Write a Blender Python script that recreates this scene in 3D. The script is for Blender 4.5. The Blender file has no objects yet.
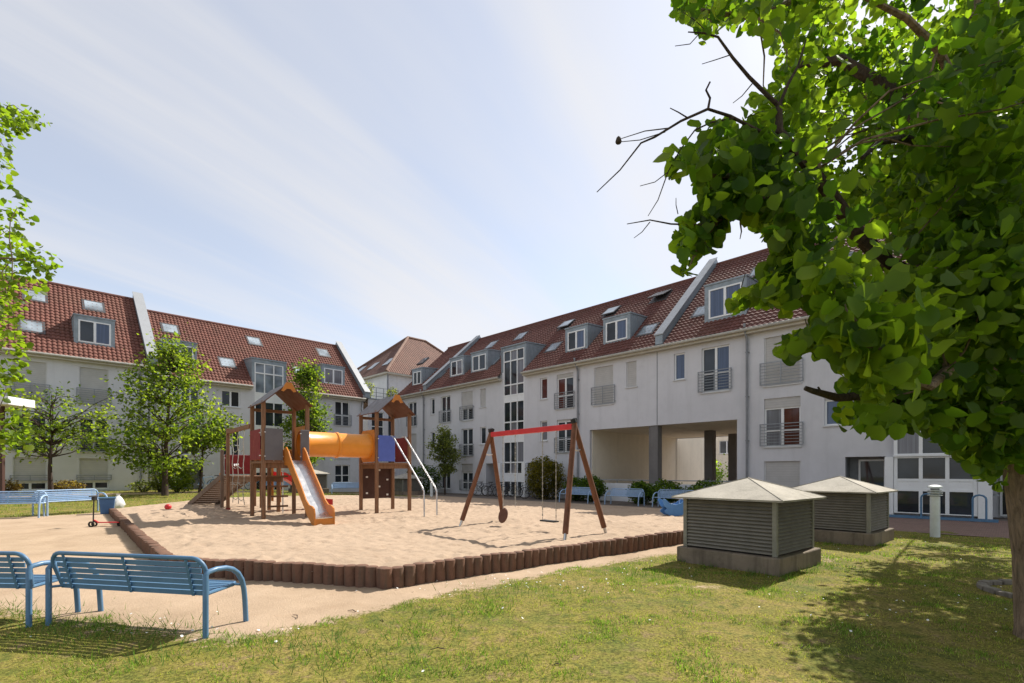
import bpy, math, random
import numpy as np
from mathutils import Vector, Matrix, noise

random.seed(7)
rng = np.random.default_rng(7)
SC = bpy.context.scene
COL = SC.collection
S2 = math.sqrt(2.0)
PI = math.pi
CAM_H, FOC, HOR = 1.6, 500.0, 472.0

# ------------------------------------------------------------------ geometry helpers
def uv2xy(u, v):
    return ((v - u) / S2, (u + v) / S2)

def at(px, py, Y):
    """point seen at a pixel of the photograph at distance Y in front of the camera"""
    return Vector(((px - 512) / FOC * Y, Y, CAM_H + (HOR - py) / FOC * Y))

class MB:
    """collects geometry and links it as ONE mesh object"""
    def __init__(self):
        self.v, self.f, self.mi, self.uv = [], [], [], None
    def add(self, verts, faces, m=0):
        o = len(self.v)
        self.v.extend([tuple(p) for p in verts])
        for f in faces:
            self.f.append(tuple(i + o for i in f)); self.mi.append(m)
    def box(self, x0, x1, y0, y1, z0, z1, m=0):
        self.add([(x0,y0,z0),(x1,y0,z0),(x1,y1,z0),(x0,y1,z0),(x0,y0,z1),(x1,y0,z1),(x1,y1,z1),(x0,y1,z1)],
                 [(0,3,2,1),(4,5,6,7),(0,1,5,4),(1,2,6,5),(2,3,7,6),(3,0,4,7)], m)
    def bar(self, p, q, w, h=None, m=0, up=(0,0,1)):
        """rectangular bar from p to q, width w, height h"""
        h = h or w
        p, q = Vector(p), Vector(q); d = (q - p).normalized(); u = Vector(up)
        if abs(d.dot(u)) > .95: u = Vector((0,1,0))
        s = d.cross(u).normalized(); t = s.cross(d)
        vs = []
        for b in (p, q):
            for a, c in ((-1,-1),(1,-1),(1,1),(-1,1)):
                vs.append(b + s*(a*w/2) + t*(c*h/2))
        self.add(vs, [(3,2,1,0),(4,5,6,7),(0,1,5,4),(1,2,6,5),(2,3,7,6),(3,0,4,7)], m)
    def tube(self, pts, r, n=8, m=0, caps=True, closed=False):
        pts = [Vector(p) for p in pts]; k = len(pts)
        rs = r if isinstance(r, (list, tuple)) else [r]*k
        o = len(self.v); ref = None
        for i, p in enumerate(pts):
            a = pts[(i-1) % k] if (closed or i > 0) else pts[i]
            b = pts[(i+1) % k] if (closed or i < k-1) else pts[i]
            d = (b - a)
            d = d.normalized() if d.length > 1e-9 else Vector((0,0,1))
            if ref is None:
                ref = Vector((0,0,1)) if abs(d.z) < .9 else Vector((1,0,0))
            s = d.cross(ref)
            if s.length < 1e-6: s = d.cross(Vector((.3,1,.2)))
            s.normalize(); t = d.cross(s); ref = -t if False else s.cross(d)
            for j in range(n):
                an = 2*PI*j/n
                self.v.append(tuple(p + s*(math.cos(an)*rs[i]) + t*(math.sin(an)*rs[i])))
        rng_ = k if closed else k-1
        for i in range(rng_):
            i2 = (i+1) % k
            for j in range(n):
                j2 = (j+1) % n
                self.f.append((o+i*n+j, o+i*n+j2, o+i2*n+j2, o+i2*n+j)); self.mi.append(m)
        if caps and not closed:
            self.f.append(tuple(o+j for j in reversed(range(n)))); self.mi.append(m)
            self.f.append(tuple(o+(k-1)*n+j for j in range(n))); self.mi.append(m)
    def lathe(self, prof, n=16, c=(0,0,0), m=0):
        o = len(self.v)
        for r, z in prof:
            for j in range(n):
                a = 2*PI*j/n
                self.v.append((c[0]+r*math.cos(a), c[1]+r*math.sin(a), c[2]+z))
        for i in range(len(prof)-1):
            for j in range(n):
                j2 = (j+1) % n
                self.f.append((o+i*n+j, o+i*n+j2, o+(i+1)*n+j2, o+(i+1)*n+j)); self.mi.append(m)
        self.f.append(tuple(o+j for j in reversed(range(n)))); self.mi.append(m)
        self.f.append(tuple(o+(len(prof)-1)*n+j for j in range(n))); self.mi.append(m)
    def prism(self, poly, a, b, axis, m=0):
        """polygon (2D) extruded along an axis ('x','y','z') from a to b"""
        def P(p, t):
            if axis == 'x': return (t, p[0], p[1])
            if axis == 'y': return (p[0], t, p[1])
            return (p[0], p[1], t)
        n = len(poly)
        self.add([P(p, a) for p in poly] + [P(p, b) for p in poly],
                 [tuple(range(n))[::-1], tuple(range(n, 2*n))] + [(i, (i+1) % n, n+(i+1) % n, n+i) for i in range(n)], m)
    def build(self, name, mats, parent=None, off=None, smooth=False, bevel=0, fix=True):
        me = bpy.data.meshes.new(name)
        vs = self.v if off is None else [(x+off[0], y+off[1], z+off[2]) for x, y, z in self.v]
        me.from_pydata(vs, [], self.f)
        if not isinstance(mats, (list, tuple)): mats = [mats]
        for mt in mats: me.materials.append(mt)
        if len(mats) > 1: me.polygons.foreach_set('material_index', self.mi)
        if self.uv is not None:
            l = me.uv_layers.new(name='tile'); l.data.foreach_set('uv', np.asarray(self.uv, dtype=np.float32).ravel())
        if fix:
            import bmesh
            bm = bmesh.new(); bm.from_mesh(me); bmesh.ops.recalc_face_normals(bm, faces=bm.faces); bm.to_mesh(me); bm.free()
        if smooth:
            me.polygons.foreach_set('use_smooth', [True]*len(me.polygons))
            try: me.set_sharp_from_angle(angle=math.radians(40))
            except Exception: pass
        me.update()
        o = bpy.data.objects.new(name, me); COL.objects.link(o)
        if parent: o.parent = parent
        if bevel:
            b = o.modifiers.new('Bevel', 'BEVEL'); b.width = bevel; b.segments = 2; b.limit_method = 'ANGLE'
        return o

def tag(o, label=None, cat=None, group=None, kind=None):
    if label: o['label'] = label
    if cat: o['category'] = cat
    if group: o['group'] = group
    if kind: o['kind'] = kind
    return o

def thing(name, label, cat, loc=(0,0,0), rz=0.0, group=None):
    o = bpy.data.objects.new(name, None); COL.objects.link(o)
    o.empty_display_size = .2
    o.location = loc; o.rotation_euler = (0,0,rz)
    return tag(o, label, cat, group)

def dup(root, loc, rz, label=None, group=None, scale=None):
    r = root.copy(); COL.objects.link(r); r.location = loc; r.rotation_euler = (0,0,rz)
    if scale: r.scale = (scale,)*3 if not isinstance(scale, tuple) else scale
    if label: r['label'] = label
    if group: r['group'] = group
    for ch in list(root.children):
        c = ch.copy(); COL.objects.link(c); c.parent = r
        for g in ch.children:
            d = g.copy(); COL.objects.link(d); d.parent = c
    return r

def raw_mesh(name, V, F, mat, parent=None, tint=None, smooth=False, uv=None):
    """numpy mesh; F is (n,k) array; tint is per-vertex RGB"""
    me = bpy.data.meshes.new(name)
    V = np.asarray(V, np.float32); F = np.asarray(F, np.int32); n, k = F.shape
    me.vertices.add(len(V)); me.vertices.foreach_set('co', V.ravel())
    me.loops.add(n*k); me.loops.foreach_set('vertex_index', F.ravel())
    me.polygons.add(n); me.polygons.foreach_set('loop_start', np.arange(0, n*k, k, dtype=np.int32))
    if smooth: me.polygons.foreach_set('use_smooth', np.ones(n, bool))
    me.update(calc_edges=True); me.validate()
    if tint is not None:
        at_ = me.color_attributes.new('tint', 'FLOAT_COLOR', 'POINT')
        T = np.ones((len(V), 4), np.float32); T[:, :3] = tint
        at_.data.foreach_set('color', T.ravel())
    me.materials.append(mat)
    o = bpy.data.objects.new(name, me); COL.objects.link(o)
    if parent: o.parent = parent
    return o

# ------------------------------------------------------------------ materials
def srgb(r, g, b):
    f = lambda c: (c/255/12.92) if c/255 <= .04045 else ((c/255+.055)/1.055)**2.4
    return (f(r), f(g), f(b))

class Mat:
    def __init__(self, name, rough=.6, metal=0., spec=.4):
        self.m = bpy.data.materials.new(name); self.m.use_nodes = True
        self.n = self.m.node_tree.nodes; self.l = self.m.node_tree.links
        self.b = self.n['Principled BSDF']
        self.b.inputs['Roughness'].default_value = rough; self.b.inputs['Metallic'].default_value = metal
        self.b.inputs['Specular IOR Level'].default_value = spec
    def node(self, t, **kw):
        x = self.n.new(t)
        for k, v in kw.items(): setattr(x, k, v)
        return x
    def coord(self, kind='Object', scale=(1,1,1), rot=(0,0,0)):
        c = self.node('ShaderNodeTexCoord'); mp = self.node('ShaderNodeMapping')
        mp.inputs['Scale'].default_value = scale; mp.inputs['Rotation'].default_value = rot
        self.l.new(c.outputs[kind], mp.inputs['Vector']); return mp.outputs['Vector']
    def noise(self, scale, detail=4, rough=.55, vec=None, dist=0.):
        x = self.node('ShaderNodeTexNoise'); x.inputs['Scale'].default_value = scale
        x.inputs['Detail'].default_value = detail; x.inputs['Roughness'].default_value = rough
        x.inputs['Distortion'].default_value = dist
        if vec is not None: self.l.new(vec, x.inputs['Vector'])
        return x.outputs['Fac']
    def ramp(self, fac, stops):
        r = self.node('ShaderNodeValToRGB'); e = r.color_ramp.elements
        while len(e) < len(stops): e.new(.5)
        for i, (p, c) in enumerate(stops):
            e[i].position = p; e[i].color = (c[0], c[1], c[2], 1) if isinstance(c, tuple) else (c, c, c, 1)
        self.l.new(fac, r.inputs['Fac']); return r.outputs['Color']
    def mix(self, a, b, fac, mode='MIX'):
        x = self.node('ShaderNodeMix', data_type='RGBA', blend_type=mode)
        for s, val in ((0, fac), (6, a), (7, b)):
            if hasattr(val, 'is_linked') or hasattr(val, 'links'): self.l.new(val, x.inputs[s])
            elif s == 0: x.inputs[0].default_value = val
            else: x.inputs[s].default_value = (val[0], val[1], val[2], 1)
        return x.outputs[2]
    def math(self, op, a, b=None, c=None):
        x = self.node('ShaderNodeMath', operation=op)
        for i, v in enumerate((a, b, c)):
            if v is None: continue
            if hasattr(v, 'links'): self.l.new(v, x.inputs[i])
            else: x.inputs[i].default_value = v
        return x.outputs[0]
    def base(self, c):
        if hasattr(c, 'links'): self.l.new(c, self.b.inputs['Base Color'])
        else: self.b.inputs['Base Color'].default_value = (c[0], c[1], c[2], 1)
        return self
    def rough(self, s): self.l.new(s, self.b.inputs['Roughness']); return self
    def bump(self, h, strength=.3, dist=.02):
        x = self.node('ShaderNodeBump'); x.inputs['Strength'].default_value = strength
        x.inputs['Distance'].default_value = dist
        self.l.new(h, x.inputs['Height']); self.l.new(x.outputs['Normal'], self.b.inputs['Normal']); return self
    def attr(self, name):
        x = self.node('ShaderNodeAttribute'); x.attribute_name = name; return x.outputs['Color']

def mul(c, k): return tuple(x*k for x in c)

def painted(name, c, rough=.45, var=.14, scale=6, spec=.4, metal=0., bump=.08):
    m = Mat(name, rough, metal, spec); v = m.coord()
    n1 = m.noise(scale, 5, .6, v); n2 = m.noise(scale*9, 3, .6, v)
    col = m.ramp(n1, [(.25, mul(c, 1-var)), (.55, c), (.8, mul(c, 1+var*.7))])
    col = m.mix(col, mul(c, .6), m.ramp(n2, [(.62, 0.), (.78, .5)]))
    m.base(col); m.rough(m.ramp(n1, [(.3, min(1, rough+.15)), (.7, max(0, rough-.08))])); m.bump(n2, bump, .01)
    return m.m

def plaster(name, c, warm=.0):
    m = Mat(name, .92, 0, .15); v = m.coord()
    big = m.noise(.35, 5, .6, v); mid = m.noise(2.2, 6, .65, v); fine = m.noise(70, 3, .6, v)
    streak = m.noise(1.0, 5, .6, m.coord(scale=(2.2, 2.2, .16)))
    col = m.ramp(big, [(.3, mul(c, .9)), (.52, c), (.75, mul(c, 1.05))])
    col = m.mix(col, mul(c, .76), m.ramp(streak, [(.52, 0.), (.76, .45)]))
    col = m.mix(col, mul(c, .85), m.ramp(mid, [(.5, 0.), (.75, .5)]))
    m.base(col); m.bump(m.math('ADD', fine, m.math('MULTIPLY', mid, .6)), .35, .01)
    return m.m

def tile_mat(name, c, hip=False):
    m = Mat(name, .78, 0, .25)
    uv = m.node('ShaderNodeUVMap'); uv.uv_map = 'tile'
    fl = m.node('ShaderNodeVectorMath', operation='FLOOR'); m.l.new(uv.outputs[0], fl.inputs[0])
    wn = m.node('ShaderNodeTexWhiteNoise', noise_dimensions='2D'); m.l.new(fl.outputs[0], wn.inputs['Vector'])
    col = m.ramp(wn.outputs['Value'], [(.0, mul(c, .78)), (.3, mul(c, .94)), (.7, c), (1., mul(c, 1.16))])
    v = m.coord(); big = m.noise(.5, 5, .6, v); fine = m.noise(14, 4, .6, v)
    col = m.mix(col, mul((.16, .09, .06), 1), m.ramp(big, [(.48, 0.), (.78, .55)]))
    col = m.mix(col, (.10, .09, .06), m.ramp(fine, [(.6, 0.), (.8, .55)]))
    m.base(col)
    if hip:
        fr = m.node('ShaderNodeVectorMath', operation='FRACTION'); m.l.new(uv.outputs[0], fr.inputs[0])
        sp = m.node('ShaderNodeSeparateXYZ'); m.l.new(fr.outputs[0], sp.inputs[0])
        sx = m.math('SINE', m.math('MULTIPLY', sp.outputs[0], 2*PI))
        h = m.math('ADD', m.math('MULTIPLY', sx, .5), m.math('SUBTRACT', 1.0, sp.outputs[1]))
        m.bump(h, .8, .05)
    else:
        m.bump(fine, .3, .01)
    return m.m

M = {}
M['plaster'] = plaster('white_plaster', (.61, .61, .64))
M['cream'] = plaster('cream_plaster', (.82, .75, .62))
M['white_render'] = plaster('white_render', (.76, .76, .77))
M['tile'] = tile_mat('clay_roof_tiles', (.165, .066, .048))
M['tile_dark'] = tile_mat('shade_darkened_roof_tiles', (.145, .060, .048))  # clay tiles with the shade of the right-hand roofs put into the colour
M['tile_hip'] = tile_mat('hip_roof_tiles', (.125, .058, .040), True)
M['zinc'] = painted('zinc_sheet', (.27, .31, .34), .5, .22, 3, .5, .35)
M['zinc_light'] = painted('pale_metal_capping', (.36, .37, .38), .5, .15, 2.5, .4, .2)
M['gutter'] = painted('gutter_metal', (.42, .40, .35), .5, .2, 3)
M['eave'] = painted('eave_board', (.52, .48, .40), .7, .15, 3)
M['pipe'] = painted('downpipe_metal', (.24, .25, .27), .5, .2, 3, .4, .3)
M['frame'] = painted('white_window_frame', (.78, .79, .80), .35, .05, 2, .4)
M['sill'] = painted('pale_stone_sill', (.60, .60, .60), .7, .12, 5)
M['rail'] = painted('grey_railing_steel', (.25, .27, .29), .5, .15, 5, .4, .2)
M['column'] = painted('dark_grey_column', (.17, .16, .155), .7, .15, 2)
M['black'] = painted('black_plastic', (.02, .02, .022), .5, .2, 5)
M['rubber'] = painted('rubber', (.03, .028, .027), .8, .2, 8)
M['steel'] = painted('stainless_steel', (.62, .62, .62), .3, .06, 5, .5, .9, .01)
M['chain'] = painted('galvanised_chain', (.42, .40, .36), .45, .2, 20, .5, .6)

def shutter_mat():
    m = Mat('roller_shutter_slats', .6, 0, .3); v = m.coord()
    w = m.node('ShaderNodeTexWave', wave_type='BANDS', bands_direction='Z', wave_profile='SAW')
    w.inputs['Scale'].default_value = 2.9; m.l.new(v, w.inputs['Vector'])
    n = m.noise(3, 4, .6, v)
    c = (.50, .49, .48)
    col = m.mix(m.ramp(n, [(.3, mul(c, .88)), (.7, c)]), mul(c, .7), m.ramp(w.outputs['Fac'], [(.82, 0.), (.95, .7)]))
    m.base(col); m.bump(w.outputs['Fac'], .5, .012); return m.m
M['shutter'] = shutter_mat()

def glass_mat(name, dark, rough=.03, curtain=False):
    m = Mat(name, rough, 0, .5); v = m.coord()
    n = m.noise(.9, 2, .5, v)
    if curtain:
        f = m.noise(1.0, 3, .6, m.coord(scale=(14, 14, .25)))
        m.base(m.ramp(f, [(.3, mul(dark, .55)), (.7, dark)]))
    else:
        m.base(m.ramp(n, [(.35, mul(dark, .5)), (.7, mul(dark, 1.5))]))
    m.b.inputs['IOR'].default_value = 1.45
    m.bump(n, .04, .02)
    return m.m
M['glass'] = glass_mat('window_glass', (.030, .036, .045))
M['glass_curtain'] = glass_mat('curtained_glass', (.22, .22, .25), .05, True)
M['glass_blue'] = glass_mat('blue_blind_glass', (.10, .14, .24), .05, True)
M['glass_red'] = glass_mat('red_curtained_glass', (.12, .035, .028), .05, True)
M['glass_sky'] = glass_mat('painted_sky_glass', (.20, .235, .28), .05)  # reflected sky painted into the pane colour
M['open_dark'] = glass_mat('painted_room_darkness', (.006, .006, .006), .6)  # near-black pane, painted for the unlit room behind an open window
M['skylight'] = glass_mat('skylight_glass', (.25, .29, .32), .05)

def wood(name, c):
    m = Mat(name, .65, 0, .3); v = m.coord(scale=(9, 9, .8))
    n = m.noise(3, 6, .65, v); n2 = m.noise(1.5, 3, .5, m.coord())
    col = m.ramp(n, [(.28, mul(c, .55)), (.5, c), (.75, mul(c, 1.35))])
    col = m.mix(col, mul(c, .6), m.ramp(n2, [(.5, 0.), (.75, .6)]))
    m.base(col); m.bump(n, .35, .008); return m.m
M['wood'] = wood('oiled_brown_timber', (.235, .125, .07))
M['wood_dark'] = wood('dark_stained_timber', (.17, .07, .036))
M['wood_grey'] = wood('weathered_timber', (.17, .12, .09))
M['blue'] = painted('light_blue_paint', (.085, .185, .31), .38, .16, 7, .45)
M['blue_pale'] = painted('sun_gloss_blue_paint', (.30, .43, .60), .4, .16, 5, .45)  # same bench blue, paled to put the sun's gloss into the colour
M['blue_toy'] = painted('blue_plastic', (.10, .25, .52), .4, .1, 5)
M['orange'] = painted('orange_plastic', (.56, .20, .03), .35, .1, 4, .5)
M['tunnel'] = painted('orange_tunnel_plastic', (.80, .30, .03), .33, .08, 3, .5)
M['red'] = painted('dark_red_panel', (.22, .018, .02), .5, .15, 4)
M['red_bright'] = painted('red_lacquer', (.56, .03, .035), .4, .15, 4)
M['grey_panel'] = painted('grey_panel', (.15, .14, .15), .6, .12, 4)
M['blue_panel'] = painted('blue_panel', (.10, .15, .50), .5, .1, 4)
M['brown_under'] = painted('red_brown_board', (.12, .05, .03), .65, .15, 4)
M['climb'] = painted('dark_brown_climbing_board', (.07, .03, .022), .6, .15, 4)
M['white_hold'] = painted('white_plastic', (.75, .75, .73), .45, .06, 6)
M['white_post'] = painted('pale_grey_lamp_metal', (.66, .69, .68), .45, .12, 6)
M['louvre'] = painted('grey_green_louvre_metal', (.27, .245, .205), .55, .22, 4, .4, .3)
M['louvre_post'] = painted('dull_metal_post', (.26, .25, .21), .55, .2, 5, .4, .3)

def concrete(name, c, streaks=True):
    m = Mat(name, .9, 0, .2); v = m.coord()
    a = m.noise(1.6, 7, .68, v); b = m.noise(28, 4, .6, v)
    s = m.noise(1., 6, .65, m.coord(scale=(9, 9, .9)))
    col = m.ramp(a, [(.28, mul(c, .55)), (.5, c), (.75, mul(c, 1.25))])
    if streaks: col = m.mix(col, mul((.10, .08, .06), 1), m.ramp(s, [(.48, 0.), (.68, .75)]))
    col = m.mix(col, mul(c, .45), m.ramp(b, [(.58, 0.), (.75, .5)]))
    m.base(col); m.bump(m.math('ADD', a, b), .5, .015); return m.m
M['concrete'] = concrete('stained_concrete', (.225, .18, .135))
M['vent_roof'] = concrete('weathered_metal_roof', (.40, .365, .31), False)
M['palisade'] = concrete('brown_concrete_palisade', (.17, .093, .063))
M['kerb'] = concrete('old_kerb', (.22, .19, .16))

def bark(name, c):
    m = Mat(name, .9, 0, .15); v = m.coord(scale=(10, 10, 2.2))
    n = m.noise(2.2, 8, .7, v, .6); n2 = m.noise(3, 4, .6, m.coord())
    col = m.ramp(n, [(.3, mul(c, .3)), (.5, c), (.7, mul(c, 1.6))])
    col = m.mix(col, (.16, .17, .10), m.ramp(n2, [(.55, 0.), (.75, .45)]))
    m.base(col); m.bump(n, 1.0, .04); return m.m
M['bark'] = bark('rough_bark', (.24, .175, .12))
M['bark_dark'] = bark('dark_bark', (.07, .05, .04))

def leaf(name, trans=.58, rough=.5, tm=(4.4, 4.0, 1.0)):
    m = Mat(name, rough, 0, .22)
    c = m.attr('tint'); m.base(c)
    tr = m.node('ShaderNodeBsdfTranslucent'); mx = m.node('ShaderNodeMixShader')
    m.l.new(m.mix(c, tm, 1.0, 'MULTIPLY'), tr.inputs['Color'])
    mx.inputs[0].default_value = trans
    out = m.n['Material Output']
    m.l.new(m.b.outputs[0], mx.inputs[1]); m.l.new(tr.outputs[0], mx.inputs[2]); m.l.new(mx.outputs[0], out.inputs['Surface'])
    return m.m
M['leaf'] = leaf('leaves')
M['grass'] = leaf('grass_blades', .35, .7, (2.2, 2.4, .9))
M['petal'] = painted('white_petals', (.8, .8, .76), .7, .05, 5)

def ground_mat():
    m = Mat('ground_surface', .95, 0, .15); v = m.coord()
    sep = m.node('ShaderNodeSeparateColor'); m.l.new(m.attr('tint'), sep.inputs[0])
    grass_m, pave_m = sep.outputs[0], sep.outputs[1]
    n1 = m.noise(.8, 6, .65, v); n2 = m.noise(5, 6, .7, v); n3 = m.noise(38, 4, .7, v); n4 = m.noise(140, 2, .6, v)
    gcol = m.ramp(n1, [(.30, (.13, .16, .03)), (.5, (.255, .225, .048)), (.70, (.35, .26, .085))])
    gcol = m.mix(gcol, (.085, .12, .022), m.ramp(n2, [(.50, 0.), (.66, .8)]))
    gcol = m.mix(gcol, (.27, .185, .105), m.ramp(n2, [(.32, .9), (.46, 0.)]))
    gcol = m.mix(gcol, m.mix(gcol, (.35, .35, .35), 1., 'MULTIPLY'), m.ramp(n3, [(.42, 0.), (.62, .95)]))
    scol = m.ramp(n1, [(.3, (.35, .25, .165)), (.5, (.43, .315, .215)), (.72, (.49, .365, .255))])
    scol = m.mix(scol, (.36, .24, .15), m.ramp(n2, [(.55, 0.), (.8, .55)]))
    scol = m.mix(scol, (.25, .17, .11), m.ramp(n3, [(.62, 0.), (.74, .5)]))
    fac = m.math('ADD', grass_m, m.math('MULTIPLY', m.math('SUBTRACT', n2, .5), .9))
    fac = m.math('ADD', fac, m.math('MULTIPLY', m.math('SUBTRACT', n3, .5), .7))
    col = m.mix(scol, gcol, m.ramp(fac, [(.42, 0.), (.58, 1.)]))
    pcol = m.ramp(n2, [(.3, (.12, .10, .085)), (.7, (.20, .165, .14))])
    col = m.mix(col, pcol, pave_m)
    m.base(col)
    m.bump(m.math('ADD', m.math('MULTIPLY', n3, .8), m.math('MULTIPLY', n4, .4)), .6, .03); return m.m
M['ground'] = ground_mat()

def sand_mat():
    m = Mat('loose_sand', .95, 0, .1); v = m.coord()
    n1 = m.noise(.6, 5, .6, v); n2 = m.noise(7, 5, .65, v); n3 = m.noise(90, 3, .7, v)
    c = m.ramp(n1, [(.3, (.37, .275, .195)), (.7, (.45, .335, .24))])
    c = m.mix(c, (.33, .235, .16), m.ramp(n2, [(.50, 0.), (.72, .75)]))
    c = m.mix(c, (.24, .17, .11), m.ramp(n3, [(.58, 0.), (.72, .55)]))
    m.base(c); m.bump(m.math('ADD', n2, m.math('MULTIPLY', n3, .25)), .7, .03); return m.m
M['sand'] = sand_mat()

def paver_mat():
    m = Mat('red_brown_pavers', .85, 0, .2); v = m.coord(rot=(0, 0, PI/4))
    b = m.node('ShaderNodeTexBrick'); b.inputs['Scale'].default_value = 5
    b.inputs['Color1'].default_value = (.21, .125, .10, 1); b.inputs['Color2'].default_value = (.28, .18, .15, 1)
    b.inputs['Mortar'].default_value = (.13, .10, .08, 1); b.inputs['Mortar Size'].default_value = .025
    m.l.new(v, b.inputs['Vector'])
    n = m.noise(2, 5, .6, v)
    m.base(m.mix(b.outputs['Color'], (.15, .11, .09), m.ramp(n, [(.45, 0.), (.75, .6)]))); m.bump(b.outputs['Fac'], -.3, .01); return m.m
M['paver'] = paver_mat()
# ------------------------------------------------------------------ sun, terrain
SUN_EL = math.radians(45.0)
SUN_H = Vector((.700, .714, 0)).normalized()            # towards the sun, horizontally
SUN_DIR = Vector((SUN_H.x*math.cos(SUN_EL), SUN_H.y*math.cos(SUN_EL), math.sin(SUN_EL)))

def sm(a, b, x):
    t = np.clip((np.asarray(x, float) - a)/(b - a), 0, 1); return t*t*(3 - 2*t)
def gz(X, Y):
    """height of the lawn and paths"""
    X = np.asarray(X, float); Y = np.asarray(Y, float)
    u = (Y - X)/S2; v = (X + Y)/S2
    return .5*np.clip(u/37.3, 0, 1)**1.55*(1 - sm(8, 20, v))
def sz(u, v):
    """height of the sand"""
    u = np.asarray(u, float); v = np.asarray(v, float)
    z = .21 + .12*sm(12, 27, u)*(1 - sm(8, 18, v)) - .20*sm(13, 20, v)
    X, Y = (v-u)/S2, (u+v)/S2
    return np.maximum(z, gz(X, Y) + .015)
SANDPOLY = [(9.06, 1.67), (6.0, 3.58), (4.7, 14.5), (8.6, 19.9), (24, 19.9), (27.5, 16.5), (27.5, 7.0), (22.3, 2.44)]
def inpoly(px, py, poly):
    px = np.asarray(px, float); py = np.asarray(py, float); r = np.zeros(px.shape, bool); n = len(poly)
    for i in range(n):
        x1, y1 = poly[i]; x2, y2 = poly[(i+1) % n]
        c = ((y1 > py) != (y2 > py))
        xi = (x2 - x1)*(py - y1)/((y2 - y1) if y2 != y1 else 1e-9) + x1
        r ^= c & (px < xi)
    return r
def edge_dist(px, py, poly):
    d = np.full(np.asarray(px).shape, 1e9); n = len(poly)
    for i in range(n):
        a = np.array(poly[i]); b = np.array(poly[(i+1) % n]); ab = b-a
        t = np.clip(((px-a[0])*ab[0] + (py-a[1])*ab[1])/(ab@ab), 0, 1)
        d = np.minimum(d, np.hypot(px-a[0]-t*ab[0], py-a[1]-t*ab[1]))
    return d
LAWN_X = [-60, -12, -6.2, -4.45, -3.2, -2.59, -2.2, -1.17, .43, 3.28, 6, 9, 12, 60]
LAWN_Y = [12, 7.2, 5.75, 5.2, 4.85, 4.62, 5.0, 6.15, 7.6, 9.85, 12.5, 16, 20, 70]
def grassiness(X, Y):
    X = np.asarray(X, float); Y = np.asarray(Y, float)
    u = (Y - X)/S2; v = (X + Y)/S2
    front = .5 + (np.interp(X, LAWN_X, LAWN_Y) - Y)*.75
    front = np.minimum(front, 1 - .55*np.exp(-(((X-5.6)/1.0)**2 + ((Y-9.3)/.8)**2)) - .5*np.exp(-(((X-2.6)/.8)**2 + ((Y-6.9)/.3)**2)))
    lim = np.interp(v, [-30, 1.5, 3.0, 7, 16, 18], [22.2, 21.6, 22.6, 27.8, 27.8, 26])
    back = np.minimum(.5 + (u - lim)*1.2, np.maximum(.5 + (32.7-u)*1.5, .5 + (u-34.6)*1.5))
    back = np.where(v > 19, 0, back)
    return np.clip(np.maximum(front, back), 0, 1)

def axis(parts):
    out = []
    for a, b, n in parts: out.extend(np.linspace(a, b, n, endpoint=False))
    out.append(parts[-1][1]); return np.array(out)
gxs = axis([(-600, -80, 8), (-80, -14, 70), (-14, 12, 260), (12, 60, 60), (60, 600, 8)])
gys = axis([(-60, 0, 12), (0, 3, 12), (3, 14, 120), (14, 60, 110), (60, 800, 12)])
GX, GY = np.meshgrid(gxs, gys); GX = GX.ravel(); GY = GY.ravel()
GU, GV = (GY-GX)/S2, (GX+GY)/S2
ins = inpoly(GU, GV, SANDPOLY); ed = edge_dist(GU, GV, SANDPOLY)
GZ = gz(GX, GY) - np.where(ins, np.clip((ed-.15)*1.5, 0, .5), 0)
nearm = (GX > -14) & (GX < 12) & (GY < 14) & (GY > 2)
hn = np.zeros(len(GX))
for i in np.nonzero(nearm)[0]:
    hn[i] = .022*noise.noise((GX[i]*1.7, GY[i]*1.7, 3)) + .010*noise.noise((GX[i]*6, GY[i]*6, 9))
GZ = GZ + hn
nx, ny = len(gxs), len(gys)
idx = np.arange(nx*ny).reshape(ny, nx)
GF = np.stack([idx[:-1, :-1].ravel(), idx[:-1, 1:].ravel(), idx[1:, 1:].ravel(), idx[1:, :-1].ravel()], 1)
pave = np.clip(.5 + (GV - 20.2)*2, 0, 1)*np.clip(.5+(36-GU)*1, 0, 1)
gtint = np.stack([grassiness(GX, GY), pave, np.zeros(len(GX))], 1)
ground = raw_mesh('ground', np.stack([GX, GY, GZ], 1), GF, M['ground'], tint=gtint, smooth=True)
tag(ground, 'courtyard lawn and trodden sandy paths', 'ground', kind='structure')

# loose sand of the play area
st = .06
us = np.arange(4.4, 27.8, st); vs_ = np.arange(1.4, 20.1, st)
UU, VV = np.meshgrid(us, vs_)
hh = np.zeros(UU.shape)
for j in range(UU.shape[0]):
    for i in range(UU.shape[1]):
        a, b = UU[j, i], VV[j, i]
        n1 = noise.noise((a*1.1, b*1.1, 0)); n2 = noise.noise((a*5.2, b*5.2, 5)); n3 = noise.noise((a*7.5, b*7.5, 8))
        hh[j, i] = .022*n1 + .042*n2*abs(n2)*2 + .020*n3
SZ = sz(UU, VV) + hh*np.clip(edge_dist(UU, VV, SANDPOLY)*2, .25, 1)
cu = (UU[:-1, :-1] + st/2); cv = (VV[:-1, :-1] + st/2)
keep = inpoly(cu, cv, SANDPOLY).ravel()
idx = np.arange(UU.size).reshape(UU.shape)
SF = np.stack([idx[:-1, :-1].ravel(), idx[1:, :-1].ravel(), idx[1:, 1:].ravel(), idx[:-1, 1:].ravel()], 1)[keep]
used, inv = np.unique(SF, return_inverse=True)
SX, SY = (VV-UU)/S2, (UU+VV)/S2
sand = raw_mesh('sand', np.stack([SX.ravel(), SY.ravel(), SZ.ravel()], 1)[used], inv.reshape(SF.shape), M['sand'], smooth=True)
tag(sand, 'trampled pale sand filling the play area', 'sand', kind='structure')

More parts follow.
